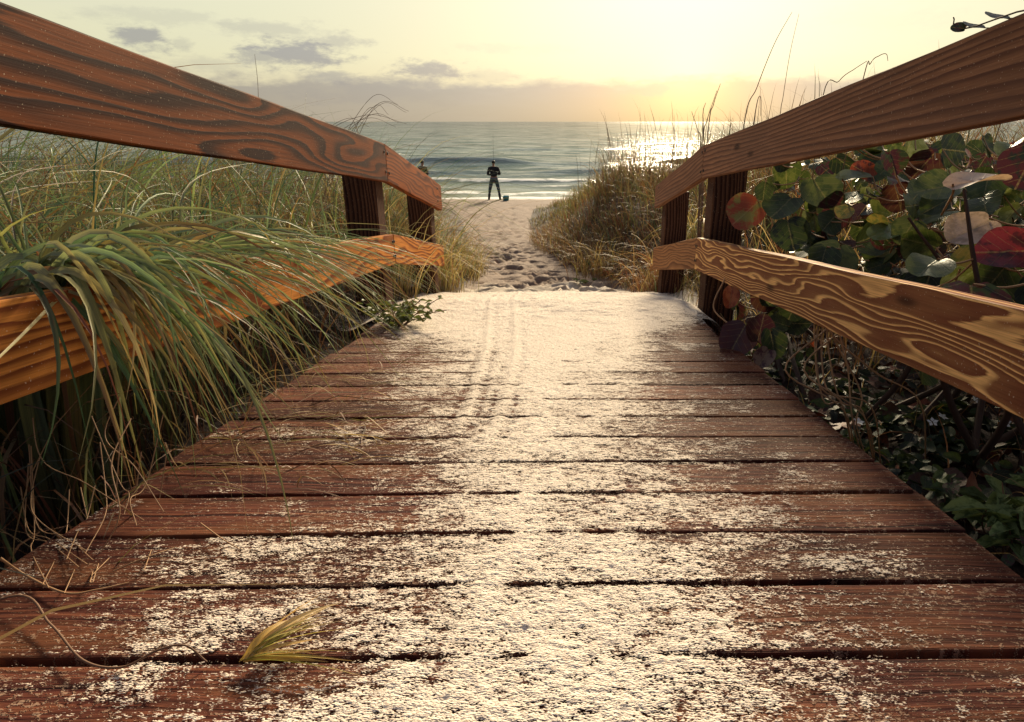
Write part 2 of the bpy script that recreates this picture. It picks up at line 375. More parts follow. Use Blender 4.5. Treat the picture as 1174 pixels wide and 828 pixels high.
def catmull(P, n):
    P = [Vector(p) for p in P]; P = [P[0]*2-P[1]]+P+[P[-1]*2-P[-2]]
    out = []
    m = len(P)-3
    for i in range(m):
        for k in range(n):
            t = k/n; a, b, c, d = P[i:i+4]
            out.append(0.5*((2*b)+(c-a)*t+(2*a-5*b+4*c-d)*t*t+(3*b-a-3*c+d)*t**3))
    out.append(P[-2]); return out
def tube_arrays(P, r0, r1, sides=6):
    P = np.array([tuple(p) for p in P]); n = len(P)
    T = np.gradient(P, axis=0); T /= np.linalg.norm(T, axis=1)[:, None]+1e-9
    ref = np.array([0.3, 0.2, 0.93]); ref = np.where(np.abs(T@ref)[:, None] > 0.92, np.array([[0.9, 0.3, 0.1]]), ref[None])
    A = np.cross(T, ref); A /= np.linalg.norm(A, axis=1)[:, None]; B = np.cross(T, A)
    rad = np.linspace(r0, r1, n)[:, None, None]
    th = np.linspace(0, 2*np.pi, sides, endpoint=False)
    V = P[:, None]+rad*(np.cos(th)[None, :, None]*A[:, None]+np.sin(th)[None, :, None]*B[:, None])
    i = np.arange(n-1)[:, None]*sides; j = np.arange(sides)[None, :]; j2 = (j+1) % sides
    F = np.stack([i+j, i+j2, i+sides+j2, i+sides+j], -1).reshape(-1, 4)
    return V.reshape(-1, 3), F
class Acc:
    def __init__(s): s.V = []; s.F = []; s.A = {}; s.n = 0
    def add(s, V, F, **attrs):
        s.V.append(V); s.F.append(F+s.n); s.n += len(V)
        for k, a in attrs.items(): s.A.setdefault(k, []).append(a)
    def mesh(s, name):
        return np_mesh(name, np.concatenate(s.V), np.concatenate(s.F), {k: np.concatenate(a) for k, a in s.A.items()})
    def obj(s, name, mat, parent=None, smooth=True): return link(name, s.mesh(name), mat, parent, smooth)
def tubes(name, curves, mat, parent=None, sides=6, n=8):
    a = Acc()
    for (P, r0, r1) in curves: a.add(*tube_arrays(catmull(P, n), r0, r1, sides))
    return a.obj(name, mat, parent)

# blades of grass: cubic Bezier ribbons
def blades_arrays(P, width, col, tip, nseg=7, fold=False, seed=0, sidevec=None, sheath_shade=True):
    rng = np.random.default_rng(seed); n = len(P)
    t = np.linspace(0, 1, nseg+1)
    B = np.stack([(1-t)**3, 3*t*(1-t)**2, 3*t*t*(1-t), t**3], 1)
    C = np.einsum('sk,nkd->nsd', B, P)
    T = np.gradient(C, axis=1); T /= np.linalg.norm(T, axis=2, keepdims=True)+1e-9
    ref = rng.normal(0, 0.45, (n, 1, 3))+np.array([0, 0, 1.0]) if sidevec is None else sidevec[:, None, :]
    Sd = np.cross(T, ref); Sd /= np.linalg.norm(Sd, axis=2, keepdims=True)+1e-6
    N = np.cross(Sd, T)
    prof = np.clip(np.minimum(1.0, 0.55+t*2.2)*(1-t**2.2), 0.03, 1)
    w = width[:, None, None]*prof[None, :, None]*0.5
    rnd = rng.random(n)*50
    cc = col[:, None]*(1-(t**1.5)[None, :, None])+tip[:, None]*(t**1.5)[None, :, None]
    bs = np.clip(1-t/0.32, 0, 1)[None, :, None]*(0.85 if sheath_shade else 0.0)  # brown sheath; the dark base also paints shade low in the grass
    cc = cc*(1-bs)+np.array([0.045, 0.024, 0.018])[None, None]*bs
    ln = np.linalg.norm(np.diff(C, axis=1), axis=2).sum(1)
    def uv(u): return np.stack([np.full((n, nseg+1), u), t[None]*ln[:, None], np.repeat(rnd[:, None], nseg+1, 1)], -1)
    if fold:
        L = [C-Sd*w+N*w*0.35, C-N*w*0.1, C+Sd*w+N*w*0.35]; us = (-1., 0., 1.)
    else:
        L = [C-Sd*w, C+Sd*w]; us = (-1., 1.)
    k = len(L)
    V = np.stack(L, 2).reshape(-1, 3)
    A = np.repeat(cc[:, :, None], k, 2).reshape(-1, 3)
    U = np.stack([uv(u) for u in us], 2).reshape(-1, 3)
    base = (np.arange(n)*(nseg+1)*k)[:, None, None]; s_ = (np.arange(nseg)*k)[None, :, None]; j = np.arange(k-1)[None, None, :]
    i = base+s_+j
    F = np.stack([i, i+1, i+k+1, i+k], -1).reshape(-1, 4)
    return V, F, A, U
PAL = {
    'green': [(0.050, 0.095, 0.045), (0.075, 0.125, 0.050), (0.095, 0.145, 0.075), (0.12, 0.16, 0.065)],
    'teal': [(0.045, 0.105, 0.070), (0.070, 0.140, 0.095), (0.10, 0.165, 0.105)],
    'straw': [(0.30, 0.22, 0.105), (0.36, 0.27, 0.14), (0.26, 0.17, 0.075), (0.22, 0.20, 0.08)],
    'brown': [(0.12, 0.060, 0.032), (0.17, 0.085, 0.045), (0.085, 0.042, 0.028)],
    'red': [(0.17, 0.055, 0.030), (0.14, 0.05, 0.03)],
    'olive': [(0.14, 0.145, 0.05), (0.19, 0.18, 0.065), (0.11, 0.115, 0.045)],
    'pale': [(0.17, .22, .13), (.15, .21, .10), (.21, .24, .14)],
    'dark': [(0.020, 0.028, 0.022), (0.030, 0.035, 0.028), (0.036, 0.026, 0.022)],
}
def pick(rng, n, mixd):
    ks = list(mixd); p = np.array([mixd[k] for k in ks], float); p /= p.sum()
    ch = rng.choice(len(ks), n, p=p); out = np.zeros((n, 3))
    for i, k in enumerate(ks):
        pal = np.array(PAL[k]); sel = np.where(ch == i)[0]
        out[sel] = pal[rng.integers(0, len(pal), len(sel))]
    return out*rng.uniform(0.9, 1.6, (n, 1))
def tuft_ctrl(rng, root, L, spread=0.5, bias=(0, 0), droop=0.6, wind=0.3):
    """control points for blades rooted at root (n,3) with lengths L (n)"""
    n = len(root); az = rng.uniform(0, 2*np.pi, n)
    out = np.stack([np.cos(az), np.sin(az)], 1)*spread*rng.uniform(0.3, 1.1, (n, 1))+np.array(bias)*wind*rng.uniform(0.4, 1.3, (n, 1))
    out3 = np.concatenate([out, np.zeros((n, 1))], 1)
    d = rng.uniform(0.15, 1.25, n)*droop
    up = np.zeros((n, 3)); up[:, 2] = 1
    l = L[:, None]
    P1 = root+l*(up*0.38+out3*0.10)
    P2 = root+l*(up*(0.80-0.18*d[:, None])+out3*0.38)
    P3 = root+l*(up*(0.98-0.75*d[:, None])+out3*0.98)
    return np.stack([root, P1, P2, P3], 1)

# ------------------------------------------------------------------ ramp and terrain heights
RXL, RXR = -0.86, 0.75
A1, A2 = R(7.1), R(12.8)
Y1, Y2 = 3.31, 4.70
Z0 = ZC-0.531
def zr(y):
    y = np.asarray(y, float)
    return np.where(y <= Y1, Z0-y*math.tan(A1), Z0-Y1*math.tan(A1)-(y-Y1)*math.tan(A2))
ZE = float(zr(Y2))
def xc(y): return np.interp(y, [4.5, 6, 7.5, 9.5, 12, 31], [-.06, -.05, -.20, -.52, -.94, -3.2])
def hw(y): return np.interp(y, [0, 4.7, 6, 9, 13, 20, 25, 29, 31], [0.72, 0.80, 0.84, 0.72, 0.68, 1.0, 1.6, 7, 40])
def base_profile(y):
    return np.interp(y, [-6, 0, 3.0, 3.6, Y2, 6, 9, 14, 20, 26, 29.8, 31.5, 36, 60, 200],
                     [2.75, 2.72, 2.36, float(zr(3.6))-0.10, ZE-0.03, ZE-0.33, ZE-0.80, ZE-1.32, ZE-1.72, ZE-1.98, 0.12, -0.06, -0.45, -2.5, -6])
def gz(x, y, rough=True):
    x = np.asarray(x, float); y = np.asarray(y, float)
    b = base_profile(y); c = xc(y); h = hw(y)
    lft = np.interp(y, [-6, 0, 2, 4, 6, 9, 14, 20, 25, 29], [2.85, 2.72, 2.66, 2.56, 2.48, 2.25, 1.62, .98, .45, .14])
    lft = lft+0.12*sstep(1.2, 3.5, -x)*sstep(12, 6, y)
    rgt = np.interp(y, [-6, 0, 2, 3.2, 5, 7, 10, 14, 20, 25, 29], [2.52, 2.48, 2.42, 2.36, 2.48, 2.46, 2.34, 2.02, 1.32, .62, .14])
    rgt = rgt+0.25*sstep(1.6, 4, x)*sstep(3, 6, y)*sstep(18, 10, y)
    side = np.where(x < c, lft, rgt)
    t = sstep(h*0.92, h+np.interp(y, [3, 5, 10, 20], [.35, .75, 1.1, 2.2]), np.abs(x-c))
    z = b*(1-t)+side*t
    z = np.where(y > 29, np.minimum(z, b+0.0), z)
    if rough: z = z+t*sstep(30, 24, y)*(0.09*fbm(x*0.9, y*0.9, 5)+0.03*fbm(x*4, y*4, 6))
    return z

# ------------------------------------------------------------------ ground sheet
def build_ground():
    u = np.linspace(-1, 1, 421); xs = 2.2*np.sinh(u*6.2)/np.sinh(6.2)*140+u*3.2
    ys = np.concatenate([np.linspace(-6, 2.4, 45), np.linspace(2.45, 12, 300), 12+np.cumsum(np.linspace(.035, .35, 100)), ])
    ys = np.concatenate([ys, np.linspace(ys[-1]+1, 90, 30)])
    X, Y = np.meshgrid(xs, ys)
    Z = gz(X, Y)
    pathm = sstep(1.25, 0.75, np.abs(X-xc(Y))/hw(Y))*sstep(4.55, 5.1, Y)*sstep(30, 26, Y)
    Z += pathm*(0.035*fbm(X*3, Y*3, 21)+0.018*fbm(X*9, Y*9, 22))
    rng = np.random.default_rng(8)
    for k in range(460):                                   # footprints
        y = 5.15+rng.random()**1.5*20; x = float(xc(y))+rng.normal(0, 0.5)*float(hw(y)); a = rng.normal(0, 0.5)
        r1, r2 = rng.uniform(.11, .20), rng.uniform(.06, .11); dp = rng.uniform(.03, .09)
        i0, i1 = np.searchsorted(ys, [y-.4, y+.4]); j0, j1 = np.searchsorted(xs, [x-.4, x+.4])
        if i1 <= i0 or j1 <= j0: continue
        dx = X[i0:i1, j0:j1]-x; dy = Y[i0:i1, j0:j1]-y
        p = dx*math.cos(a)-dy*math.sin(a); q = dx*math.sin(a)+dy*math.cos(a)
        rr = np.sqrt((q/r1)**2+(p/r2)**2)
        Z[i0:i1, j0:j1] += -dp*np.exp(-(rr*1.15)**4)+0.16*dp*np.exp(-((rr-1.2)/.30)**2)
    dl = (np.abs(X-xc(Y))-hw(Y)*0.98)
    soil = sstep(-0.08, 0.22, dl)*sstep(28.5, 24, Y)
    soil = np.where((Y < 4.4), sstep(0.60, 0.72, np.abs(X)), soil)
    soil = np.where((Y > 3.15) & (Y < 4.9) & (np.abs(X) < 1.0), np.minimum(soil, 0.0), soil)
    wet = sstep(29.3, 30.4, Y)
    pale = sstep(7.6, 4.6, Y+1.6*fbm(X*2.5, Y*2.5, 51))*sstep(2.6, 3.0, Y)*sstep(1.15, 0.95, np.abs(X))*(1-soil)
    C = np.stack([soil, wet, pale], -1).reshape(-1, 3)
    V = np.stack([X, Y, Z], -1).reshape(-1, 3)
    o = link('ground', np_mesh('ground', V, grid_faces(len(ys), len(xs)), {'Col': C}), MAT['ground'])
    tag(o, kind='structure')
build_ground()

# ------------------------------------------------------------------ sea
def build_sea():
    ys = [29.9]
    while ys[-1] < 30000: ys.append(ys[-1]+max(0.16, (ys[-1]-20)*0.012))
    ys = np.array(ys); nx = 260
    u = np.linspace(-1, 1, nx)
    X = u[None, :]*(ys[:, None]*1.15+22); X = np.sign(X)*np.abs(X)
    Y = np.repeat(ys[:, None], nx, 1)
    Z = np.zeros_like(X); foam = np.zeros_like(X)
    def wave(y0, amp, wid, sd, fx, fo=0.0, ysl=0.0, thr=-0.2, back=3.0):
        nonlocal Z, foam
        yc = y0+2.0*fbm(X*0.05, X*0+1, sd, 3)*(y0/40)+0.9*fbm(X*0.22, X*0+3, sd+.5, 3)+ysl*X
        a = amp*sstep(thr, thr+0.5, fbm(X*fx, X*0+5, sd+1, 3))
        d = Y-yc
        prof = np.where(d < 0, np.exp(-(d/wid)**2), np.exp(-(d/(wid*back))**2))
        Z += a*prof
        if fo: foam += fo*(a/amp)*np.exp(-((d+wid*0.25)/(wid*0.7))**2)
    wave(57, 0.62, 1.5, 1, 0.07, 0.0, 0.02, -0.35)
    wave(66, 0.50, 1.6, 2, 0.045, 0.15, -0.03, -0.1)
    wave(46, 0.34, 1.0, 3, 0.06, 0.35, 0.01, -0.1)
    wave(39.5, 0.26, 0.8, 4, 0.07, .75, 0.012, -0.5)
    wave(36.0, 0.13, 0.6, 5, 0.10, 0.7, -0.01, -0.4)
    wave(33.3, 0.06, 0.4, 6, 0.12, 0.7, 0.006, -0.5)
    wave(88, 0.22, 2.5, 7, 0.03, 0.0, 0.02, -0.1)
    wave(120, 0.14, 3.5, 8, 0.02, 0.0, -0.02, -0.1)
    wave(165, 0.22, 5.0, 9, 0.016, 0.0, 0.01, -0.1)
    wave(230, 0.12, 7.0, 10, 0.012, 0.0, 0.02, -0.1)
    wave(320, 0.12, 9.0, 13, 0.01, 0.0, -0.02, -0.1)
    Z += 0.13*fbm(X*0.16, Y*0.5, 31, 3)*sstep(30, 45, Y)*sstep(180, 70, Y)
    foam += 0.55*sstep(36.5, 33.0, Y+1.5*fbm(X*.2, Y*.2, 40))*(0.5+0.9*fbm(X*.3, Y*.8, 41))
    foam += 1.1*np.exp(-((Y-31.2-0.5*fbm(X*.25, X*0, 44))/0.35)**2)
    shallow = sstep(46, 31, Y)
    Z += np.interp(Y, [29.9, 31, 34], [0.03, 0.02, 0.0])-0.0
    C = np.stack([np.clip(foam, 0, 1), shallow, foam*0], -1).reshape(-1, 3)
    V = np.stack([X, Y, Z], -1).reshape(-1, 3)
    tag(link('water', np_mesh('water', V, grid_faces(len(ys), nx), {'Col': C}), MAT['water']), kind='structure')
build_sea()

# ------------------------------------------------------------------ boardwalk
EX = Vector((0, math.cos(A1), -math.sin(A1))); EY = Vector((0, math.sin(A1), math.cos(A1))); EZ = Vector((1, 0, 0))
def frame(y, x, ang):
    """matrix: local x along the ramp, local y up off it, local z to the side; origin on the deck surface at (x, y)"""
    ex = Vector((0, math.cos(ang), -math.sin(ang))); ey = Vector((0, math.sin(ang), math.cos(ang))); ez = Vector((1, 0, 0))
    M = Matrix((ex, ey, ez)).transposed().to_4x4(); M.translation = Vector((x, y, float(zr(y)))); return M
board = empty('boardwalk', (0, 1.5, float(zr(1.5))))
tag(board, 'wooden boardwalk ramp of weathered brown planks sloping down to the beach path', 'boardwalk')
def build_deck():
    rng = random.Random(5); bm = bmesh.new(); pitch = 0.1462; gap = 0.0105
    # deck frame: local x across, local y along ramp, z up
    L = Y1/math.cos(A1)
    k = 0; s = 0.0485-3*pitch-0.6
    s = 0.5745-5*pitch
    while s < L+1.45:
        l, r = -0.822+rng.uniform(-.012, .012), 0.690+rng.uniform(-.010, .006)
        tmp = bmesh.new()
        box_bm(tmp, l, r, gap/2, pitch-gap/2-rng.uniform(0, .0015), -0.038, 0.0, 0.0035, 2)
        bmesh.ops.subdivide_edges(tmp, edges=[e for e in tmp.edges if abs(e.verts[0].co.x-e.verts[1].co.x) > 0.5], cuts=14)
        for v in tmp.verts:
            v.co.y += 0.0022*math.sin(v.co.x*5+k*2.1)+0.001*math.sin(v.co.x*23+k)
            v.co.z += 0.0006*math.sin(v.co.x*4+k*1.3)+rng.uniform(-.0002, .0002)
        dz = rng.uniform(-.0006, .0005); rz = rng.uniform(-.0018, .0018); ry = rng.uniform(-.0005, .0005)
        M = Matrix.Translation((0, s, dz)) @ Matrix.Rotation(rz, 4, 'Z') @ Matrix.Rotation(ry, 4, 'Y')
        bmesh.ops.transform(tmp, matrix=M, verts=tmp.verts)
        # skew a little, like the photograph's planks
        bmesh.ops.transform(tmp, matrix=Matrix(((1, 0, 0, 0), (0.014, 1, 0, 0), (0, 0, 1, 0), (0, 0, 0, 1))), verts=tmp.verts)
        if s+pitch > L:
            th = -(A2-A1)
            for v in tmp.verts:
                d = v.co.y-L
                if d > 0: v.co.y = L+d*math.cos(th)-v.co.z*math.sin(th)*0; v.co.z += d*math.sin(th)
        me = bpy.data.meshes.new('t'); tmp.to_mesh(me); tmp.free(); bm.from_mesh(me); bpy.data.meshes.remove(me)
        s += pitch; k += 1
    M = Matrix.Rotation(-A1, 4, 'X'); M.translation = Vector((0, 0, Z0))
    bm_obj('deck', bm, MAT['deck'], board, M)
    for x in (-0.70, -0.06, 0.58):
        b = bmesh.new(); box_bm(b, -0.12, L, -0.20, -0.041, -0.02, 0.02, 0.003, 1)
        bm_obj('joist', b, MAT['beam'], board, frame(0, x, A1))
build_deck()

# ------------------------------------------------------------------ loose sand on the ramp
def sand_height(x, s):
    """thickness of the loose sand above the planks and how closely its grains lie; s = distance along the ramp"""
    c = np.interp(s, [.3, .9, 1.3, 2.0, 3.0], [-.03, -.03, -.04, -.06, -.06])+0.05*fbm(s*2.2, s*0, 71)
    h = np.interp(s, [.2, .55, .8, 1.0, 1.2, 1.5, 1.8, 2.1, 2.35, 2.6, 2.85, 3.2], [.21, .21, .21, .21, .22, .26, .31, .39, .52, .68, .9, 1.1])
    e = (h-np.abs(x-c)+.05*fbm(x*5, s*6, 78))/0.165
    e = e-1.2*sstep(.25, .5, x)*sstep(2.9, 2.2, s)*sstep(1.4, 2.0, s)
    e = e-0.7*np.exp(-((s-1.10)/.15)**2)*sstep(.20, -.45, x)
    big = fbm(x*6, s*8, 61, 3); mid = fbm(x*24, s*30, 62, 3)
    top = np.interp(s, [.3, 1.0, 1.4, 2.0, 2.6], [.80, .95, 2.2, 2.9, 3.4])
    D = 0.30*np.minimum(np.maximum(e, -1.7), top)+0.32*big+0.24*mid
    D = np.maximum(D, np.minimum(-.58+1.0*fbm(x*5.5+9, s*8, 63, 3)+.3*mid, .10))
    D = D-0.35*sstep(2.9, 2.4, s)*(sstep(-.58, -.74, x)+sstep(.52, .66, x))
    D = D-0.9*sstep(3.0, 3.3, s)*(sstep(-.84, -1.02, x+.08*mid)+sstep(.74, .92, x+.10*mid))
    gp = np.abs((s-0.014*x-0.5745+10*0.1462+0.0731) % 0.1462-0.0731)
    D = D-0.75*np.exp(-(gp/.0062)**2)*sstep(.62, .18, D+.25*mid)*sstep(2.6, 2.0, s)
    near = sstep(2.6, 1.2, s)
    crumb = fbm(x*120, s*130, 64, 3)
    body = sstep(-.05, .55, D)
    t = 0.0026+0.0022*np.clip(D, -.25, 1.2)+body*(0.0026*near*crumb+0.0020*near*mid+(1-near)*0.0024*crumb)
    deep = sstep(2.15, 3.3, s)
    t = t+0.016*deep+deep*(0.012*fbm(x*4, s*4, 67, 3)+0.006*fbm(x*18, s*30, 68, 3))
    for off in (0.0, 0.095):                                   # wheel tracks
        xt = np.interp(s, [1.15, 1.6, 2.2, 3.2, 4.2], [-.235, -.235, -.26, -.35, -.40])+off*np.interp(s, [1, 3], [.85, 1.35])
        d = np.abs(x-xt); m = sstep(1.05, 1.5, s)
        t = t+m*(0.0036*np.exp(-((d)/.012)**2)-0.0024*np.exp(-((d-.030)/.011)**2)*(0.6+0.6*np.sin(s*95+off*240+14*fbm(s*6+off*30, s*0, 90))))
        D = D-m*.30*np.exp(-((d-.030)/.010)**2)*sstep(3.3, 2.2, s)*(0.5+0.5*np.sin(s*95+off*240+14*fbm(s*6+off*30, s*0, 90)))
        D = D+m*.16*np.exp(-((d)/.014)**2)
    return t, D
def build_sand():
    ss = [0.30]
    while ss[-1] < 5.15: ss.append(ss[-1]+max(0.0026, 0.0033*ss[-1]))
    ss = np.array(ss)
    xs = np.concatenate([np.arange(-0.815, -0.55, .0045), np.arange(-0.55, 0.5, .0028), np.arange(0.5, 0.685, .0042)])
    far = np.arange(-1.25, -.825, .02); far2 = np.arange(.70, 1.1, .02)
    xs = np.concatenate([far, xs, far2])
    X, Sd = np.meshgrid(xs, ss)
    H, D = sand_height(X, Sd)
    L = Y1/math.cos(A1)
    d = np.maximum(0, Sd-L)
    YY = np.where(Sd < L, Sd*math.cos(A1), L*math.cos(A1)+d*math.cos(A2)); ZZ = zr(YY)
    skirt = sstep(0.0, 0.30, np.maximum(-0.83-X, X-0.70))
    side = gz(X, YY, True)
    Z = ZZ+H
    Z = np.where((X < -0.83) | (X > 0.70), Z*(1-skirt)+(np.minimum(side+.012, Z))*skirt, Z)
    Z = Z-sstep(4.70, 5.1, Sd)*0.10
    keep = ~(((X > 0.688) | (X < -0.818)) & (Sd < 2.80))
    q = grid_faces(len(ss), len(xs)); kf = keep.ravel()
    q = q[kf[q].all(1)]
    Vv = np.stack([X, YY, Z], -1).reshape(-1, 3); Cc = np.stack([D*.5+.5, D*0, D*0], -1).reshape(-1, 3)
    used = np.unique(q); remap = np.full(len(Vv), -1); remap[used] = np.arange(len(used))
    me = np_mesh('loose_sand', Vv[used], remap[q], {'Col': Cc[used]})
    tag(link('loose_sand', me, MAT['sand']), 'pale loose sand drifted over the middle and foot of the boardwalk', 'sand', kind='stuff')
build_sand()

# ------------------------------------------------------------------ railings
def rail_part(name, parent, x, side, ang, y0, y1, h0, h1, mat, th=0.038, skew=0.0, label=None):
    """side -1: inner face looks to +x"""
    ex = Vector((0, math.cos(ang), -math.sin(ang)))
    M = frame(y0 if y0 <= Y1 else Y1, x, ang)
    off = 0.0
    if y0 > Y1 or ang == A2:
        M = frame(Y1, x, A2); off = (y0-Y1)/math.cos(A2); L1 = (y1-Y1)/math.cos(A2)
    else:
        M = frame(0.0, x, A1); off = y0/math.cos(A1); L1 = y1/math.cos(A1)
    ext = 0
    bm = bmesh.new()
    z0, z1 = (-th, 0.0) if side < 0 else (0.0, th)
    box_bm(bm, off, L1, h0, h1, z0, z1, 0.0035, 2)
    bmesh.ops.subdivide_edges(bm, edges=[e for e in bm.edges if abs(e.verts[0].co.x-e.verts[1].co.x) > 0.3], cuts=24)
    rng = random.Random(int(x*100)+int(h0*100))
    for v in bm.verts:
        v.co.y += 0.0012*math.sin(v.co.x*7+h0*30)+rng.uniform(-.0005, .0005)
        v.co.z += 0.0015*math.sin(v.co.x*3+h0*9)
    for v in bm.verts: v.co.x -= v.co.y*math.tan(ang)
    cx, cy = (off+L1)/2, (h0+h1)/2
    bmesh.ops.translate(bm, verts=bm.verts, vec=(-cx, -cy, 0))
    M = M @ Matrix.Translation((cx, cy, 0))
    o = bm_obj(name, bm, mat, parent, M)
    if label: o['label'] = label
    return o, M, cx, cy
def bolts(rail, M, pts, side, ang, cy):
    for (bx, by) in pts:
        bx = bx-(by+cy)*math.tan(ang)
        bm = bmesh.new()
        bmesh.ops.create_cone(bm, cap_ends=True, segments=12, radius1=0.0085, radius2=0.006, depth=0.005)
        z = 0.0015 if side < 0 else -0.0015
        if side > 0: bmesh.ops.rotate(bm, verts=bm.verts, cent=(0, 0, 0), matrix=Matrix.Rotation(math.pi, 3, 'X'))
        bm_obj('bolt', bm, MAT['bolt'], rail, M @ Matrix.Translation((bx, by, z)))
def post(parent, x0, x1, y0, y1, ztop, zbot):
    bm = bmesh.new(); Lp = ztop-zbot
    box_bm(bm, -Lp/2, Lp/2, -(x1-x0)/2, (x1-x0)/2, -(y1-y0)/2, (y1-y0)/2, 0.005, 2)
    bmesh.ops.subdivide_edges(bm, edges=[e for e in bm.edges if abs(e.verts[0].co.x-e.verts[1].co.x) > 0.3], cuts=10)
    for v in bm.verts: v.co.y += 0.002*math.sin(v.co.x*6+x0*9)
    M = Matrix(((0, 1, 0, (x0+x1)/2), (0, 0, 1, (y0+y1)/2), (1, 0, 0, (ztop+zbot)/2), (0, 0, 0, 1)))
    return bm_obj('post', bm, MAT['post'], parent, M)
def railing(x, side, H, mats, label):
    (t1, t0, b1, b0) = H
    root = empty('railing', (x, 1.5, float(zr(1.5)))); tag(root, label, 'railing')
    mt, mb, mt2, mb2 = mats
    yj = Y1; kc = math.cos(A2)/math.cos(A1)
    o, M, cx, cy = rail_part('top_rail', root, x, side, A1, -1.1, yj-0.002, t0, t1, mt)
    e = (yj/math.cos(A1))-cx-.028
    bolts(o, M, [(e, .05), (e, -.045)], side, A1, cy)
    o, M, cx, cy = rail_part('bottom_rail', root, x, side, A1, -1.1, yj-0.002, b0, b1, mb)
    e = (yj/math.cos(A1))-cx-.028
    bolts(o, M, [(e, .04), (e, -.035)], side, A1, cy)
    o, M, cx, cy = rail_part('top_rail', root, x, side, A2, yj+0.003, Y2+.12, t0*kc, t1*kc, mt2)
    s0 = .004-cx+.03; s1 = (Y2-Y1)/math.cos(A2)-cx-.05
    bolts(o, M, [(s0, .05), (s0, -.045), (s1, .045), (s1, -.04)], side, A2, cy)
    o, M, cx, cy = rail_part('bottom_rail', root, x, side, A2, yj+0.003, Y2+.06, b0*kc, b1*kc, mb2)
    bolts(o, M, [(s0, .04), (s0, -.035)], side, A2, cy)
    w = 0.165
    for yp in (Y1-0.10, Y2-0.14, 0.75-2.2):
        zt = float(zr(yp+.14))+t1-0.035 if yp > 0 else float(zr(yp))+t1-.03
        xa, xb = (x-0.041-w, x-0.041) if side < 0 else (x+0.041, x+0.041+w)
        post(root, xa, xb, yp, yp+.135, zt, float(zr(yp))-0.75)
    return root
railing(RXL, -1, (.834, .650, .384, .227), (MAT['rail_a'], MAT['rail_b'], MAT['rail_e'], MAT['rail_b']),
        'red brown wooden railing with long green grass drooping over its lower rail')
railing(RXR, 1, (.828, .668, .366, .197), (MAT['rail_c'], MAT['rail_d'], MAT['rail_c'], MAT['rail_f']),
        'brown wooden railing in front of the round leaved bush')

# ------------------------------------------------------------------ grass
def grass_stuff(name, roots, L, wid, mixd, tips, seed, label, spread=.5, bias=(0, 0), droop=.6, wind=.3, nseg=6, mat='grass', kind='stuff', cat='grass', fold=False):
    rng = np.random.default_rng(seed)
    P = tuft_ctrl(rng, roots, L, spread, bias, droop, wind)
    k = np.ones(len(P), bool)
    for q in (P[:, 1], P[:, 2], P[:, 3], (P[:, 2]+P[:, 3])/2):
        inside = (q[:, 0] > RXL-.07) & (q[:, 0] < RXR+.07) & (q[:, 1] < Y2+.1)
        k &= ~inside
    if name != 'dead_grass': P, wid = P[k], wid[k]
    else: P, wid = P[k | (np.arange(len(P)) % 3 == 0)], wid[k | (np.arange(len(P)) % 3 == 0)]
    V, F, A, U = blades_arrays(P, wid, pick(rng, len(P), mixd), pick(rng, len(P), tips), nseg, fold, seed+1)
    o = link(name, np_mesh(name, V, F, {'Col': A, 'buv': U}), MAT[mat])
    tag(o, label, cat, kind=kind); return o
def clumped(rng, n, nclump, xr, yr, rad, ok):
    cs = []
    while len(cs) < nclump:
        x, y = rng.uniform(*xr), rng.uniform(*yr)
        if ok(x, y): cs.append((x, y))
    cs = np.array(cs); id_ = rng.integers(0, nclump, n)
    p = cs[id_]+rng.normal(0, 1, (n, 2))*rad
    return p, id_
def roots_of(p, dz=-0.03): return np.stack([p[:, 0], p[:, 1], gz(p[:, 0], p[:, 1])+dz], 1)

# dune to the left of the ramp
rng = np.random.default_rng(21)
p, i_ = clumped(rng, 15000, 260, (-6.5, -1.08), (-.2, 7.5), .11, lambda x, y: True)
p = p[p[:, 0] < -.99]
lf = np.interp(p[:, 1], [0, 1, 3, 7], [.62, .66, .78, .9])
L = rng.uniform(.55, 1.35, len(p))*lf*1.22
grass_stuff('dune_grass', roots_of(p), L, rng.uniform(.0025, .009, len(p)), {'green': 4, 'teal': 4, 'pale': 2.5, 'olive': 1, 'straw': 1.2, 'brown': 3, 'red': 1.5, 'dark': 3},
            {'straw': 2.6, 'olive': 1.6, 'green': 3, 'teal': 2, 'brown': 3, 'dark': 2, 'red': 1}, 31, 'dense green and straw dune grass covering the bank beyond the long grass railing', .85, (1.2, .15), 1.15, .35, 8)
p = np.stack([rng.uniform(-2.6, -1.02, 620), rng.uniform(1.05, 3.3, 620)], 1)
grass_stuff('broad_grass', roots_of(p), rng.uniform(.75, 1.25, 620), rng.uniform(.006, .014, 620), {'teal': 5, 'green': 4, 'pale': 6, 'olive': 1, 'straw': 1.6, 'red': 1, 'brown': 1}, {'green': 4, 'teal': 3, 'straw': 3, 'olive': 2, 'red': 1},
            39, 'broad pale green blades arching among the dune grass beyond the long grass railing', .6, (1.3, .3), 1.3, .5, 14, 'herogr', fold=True)
p, i_ = clumped(rng, 9000, 200, (-16, -1.6), (6.5, 22), .2, lambda x, y: x < xc(y)-hw(y)-.7)
p = p[p[:, 0] < xc(p[:, 1])-hw(p[:, 1])-.15]
grass_stuff('dune_grass', roots_of(p), rng.uniform(.4, 1.0, len(p)), rng.uniform(.006, .012, len(p)), {'green': 3, 'olive': 1.5, 'straw': 1, 'brown': 3, 'dark': 3},
            {'straw': 1.5, 'brown': 3, 'olive': 1, 'dark': 2}, 32, 'farther dune grass on the bank behind the long grass railing', .5, (.6, 0), .5, .3, 5)
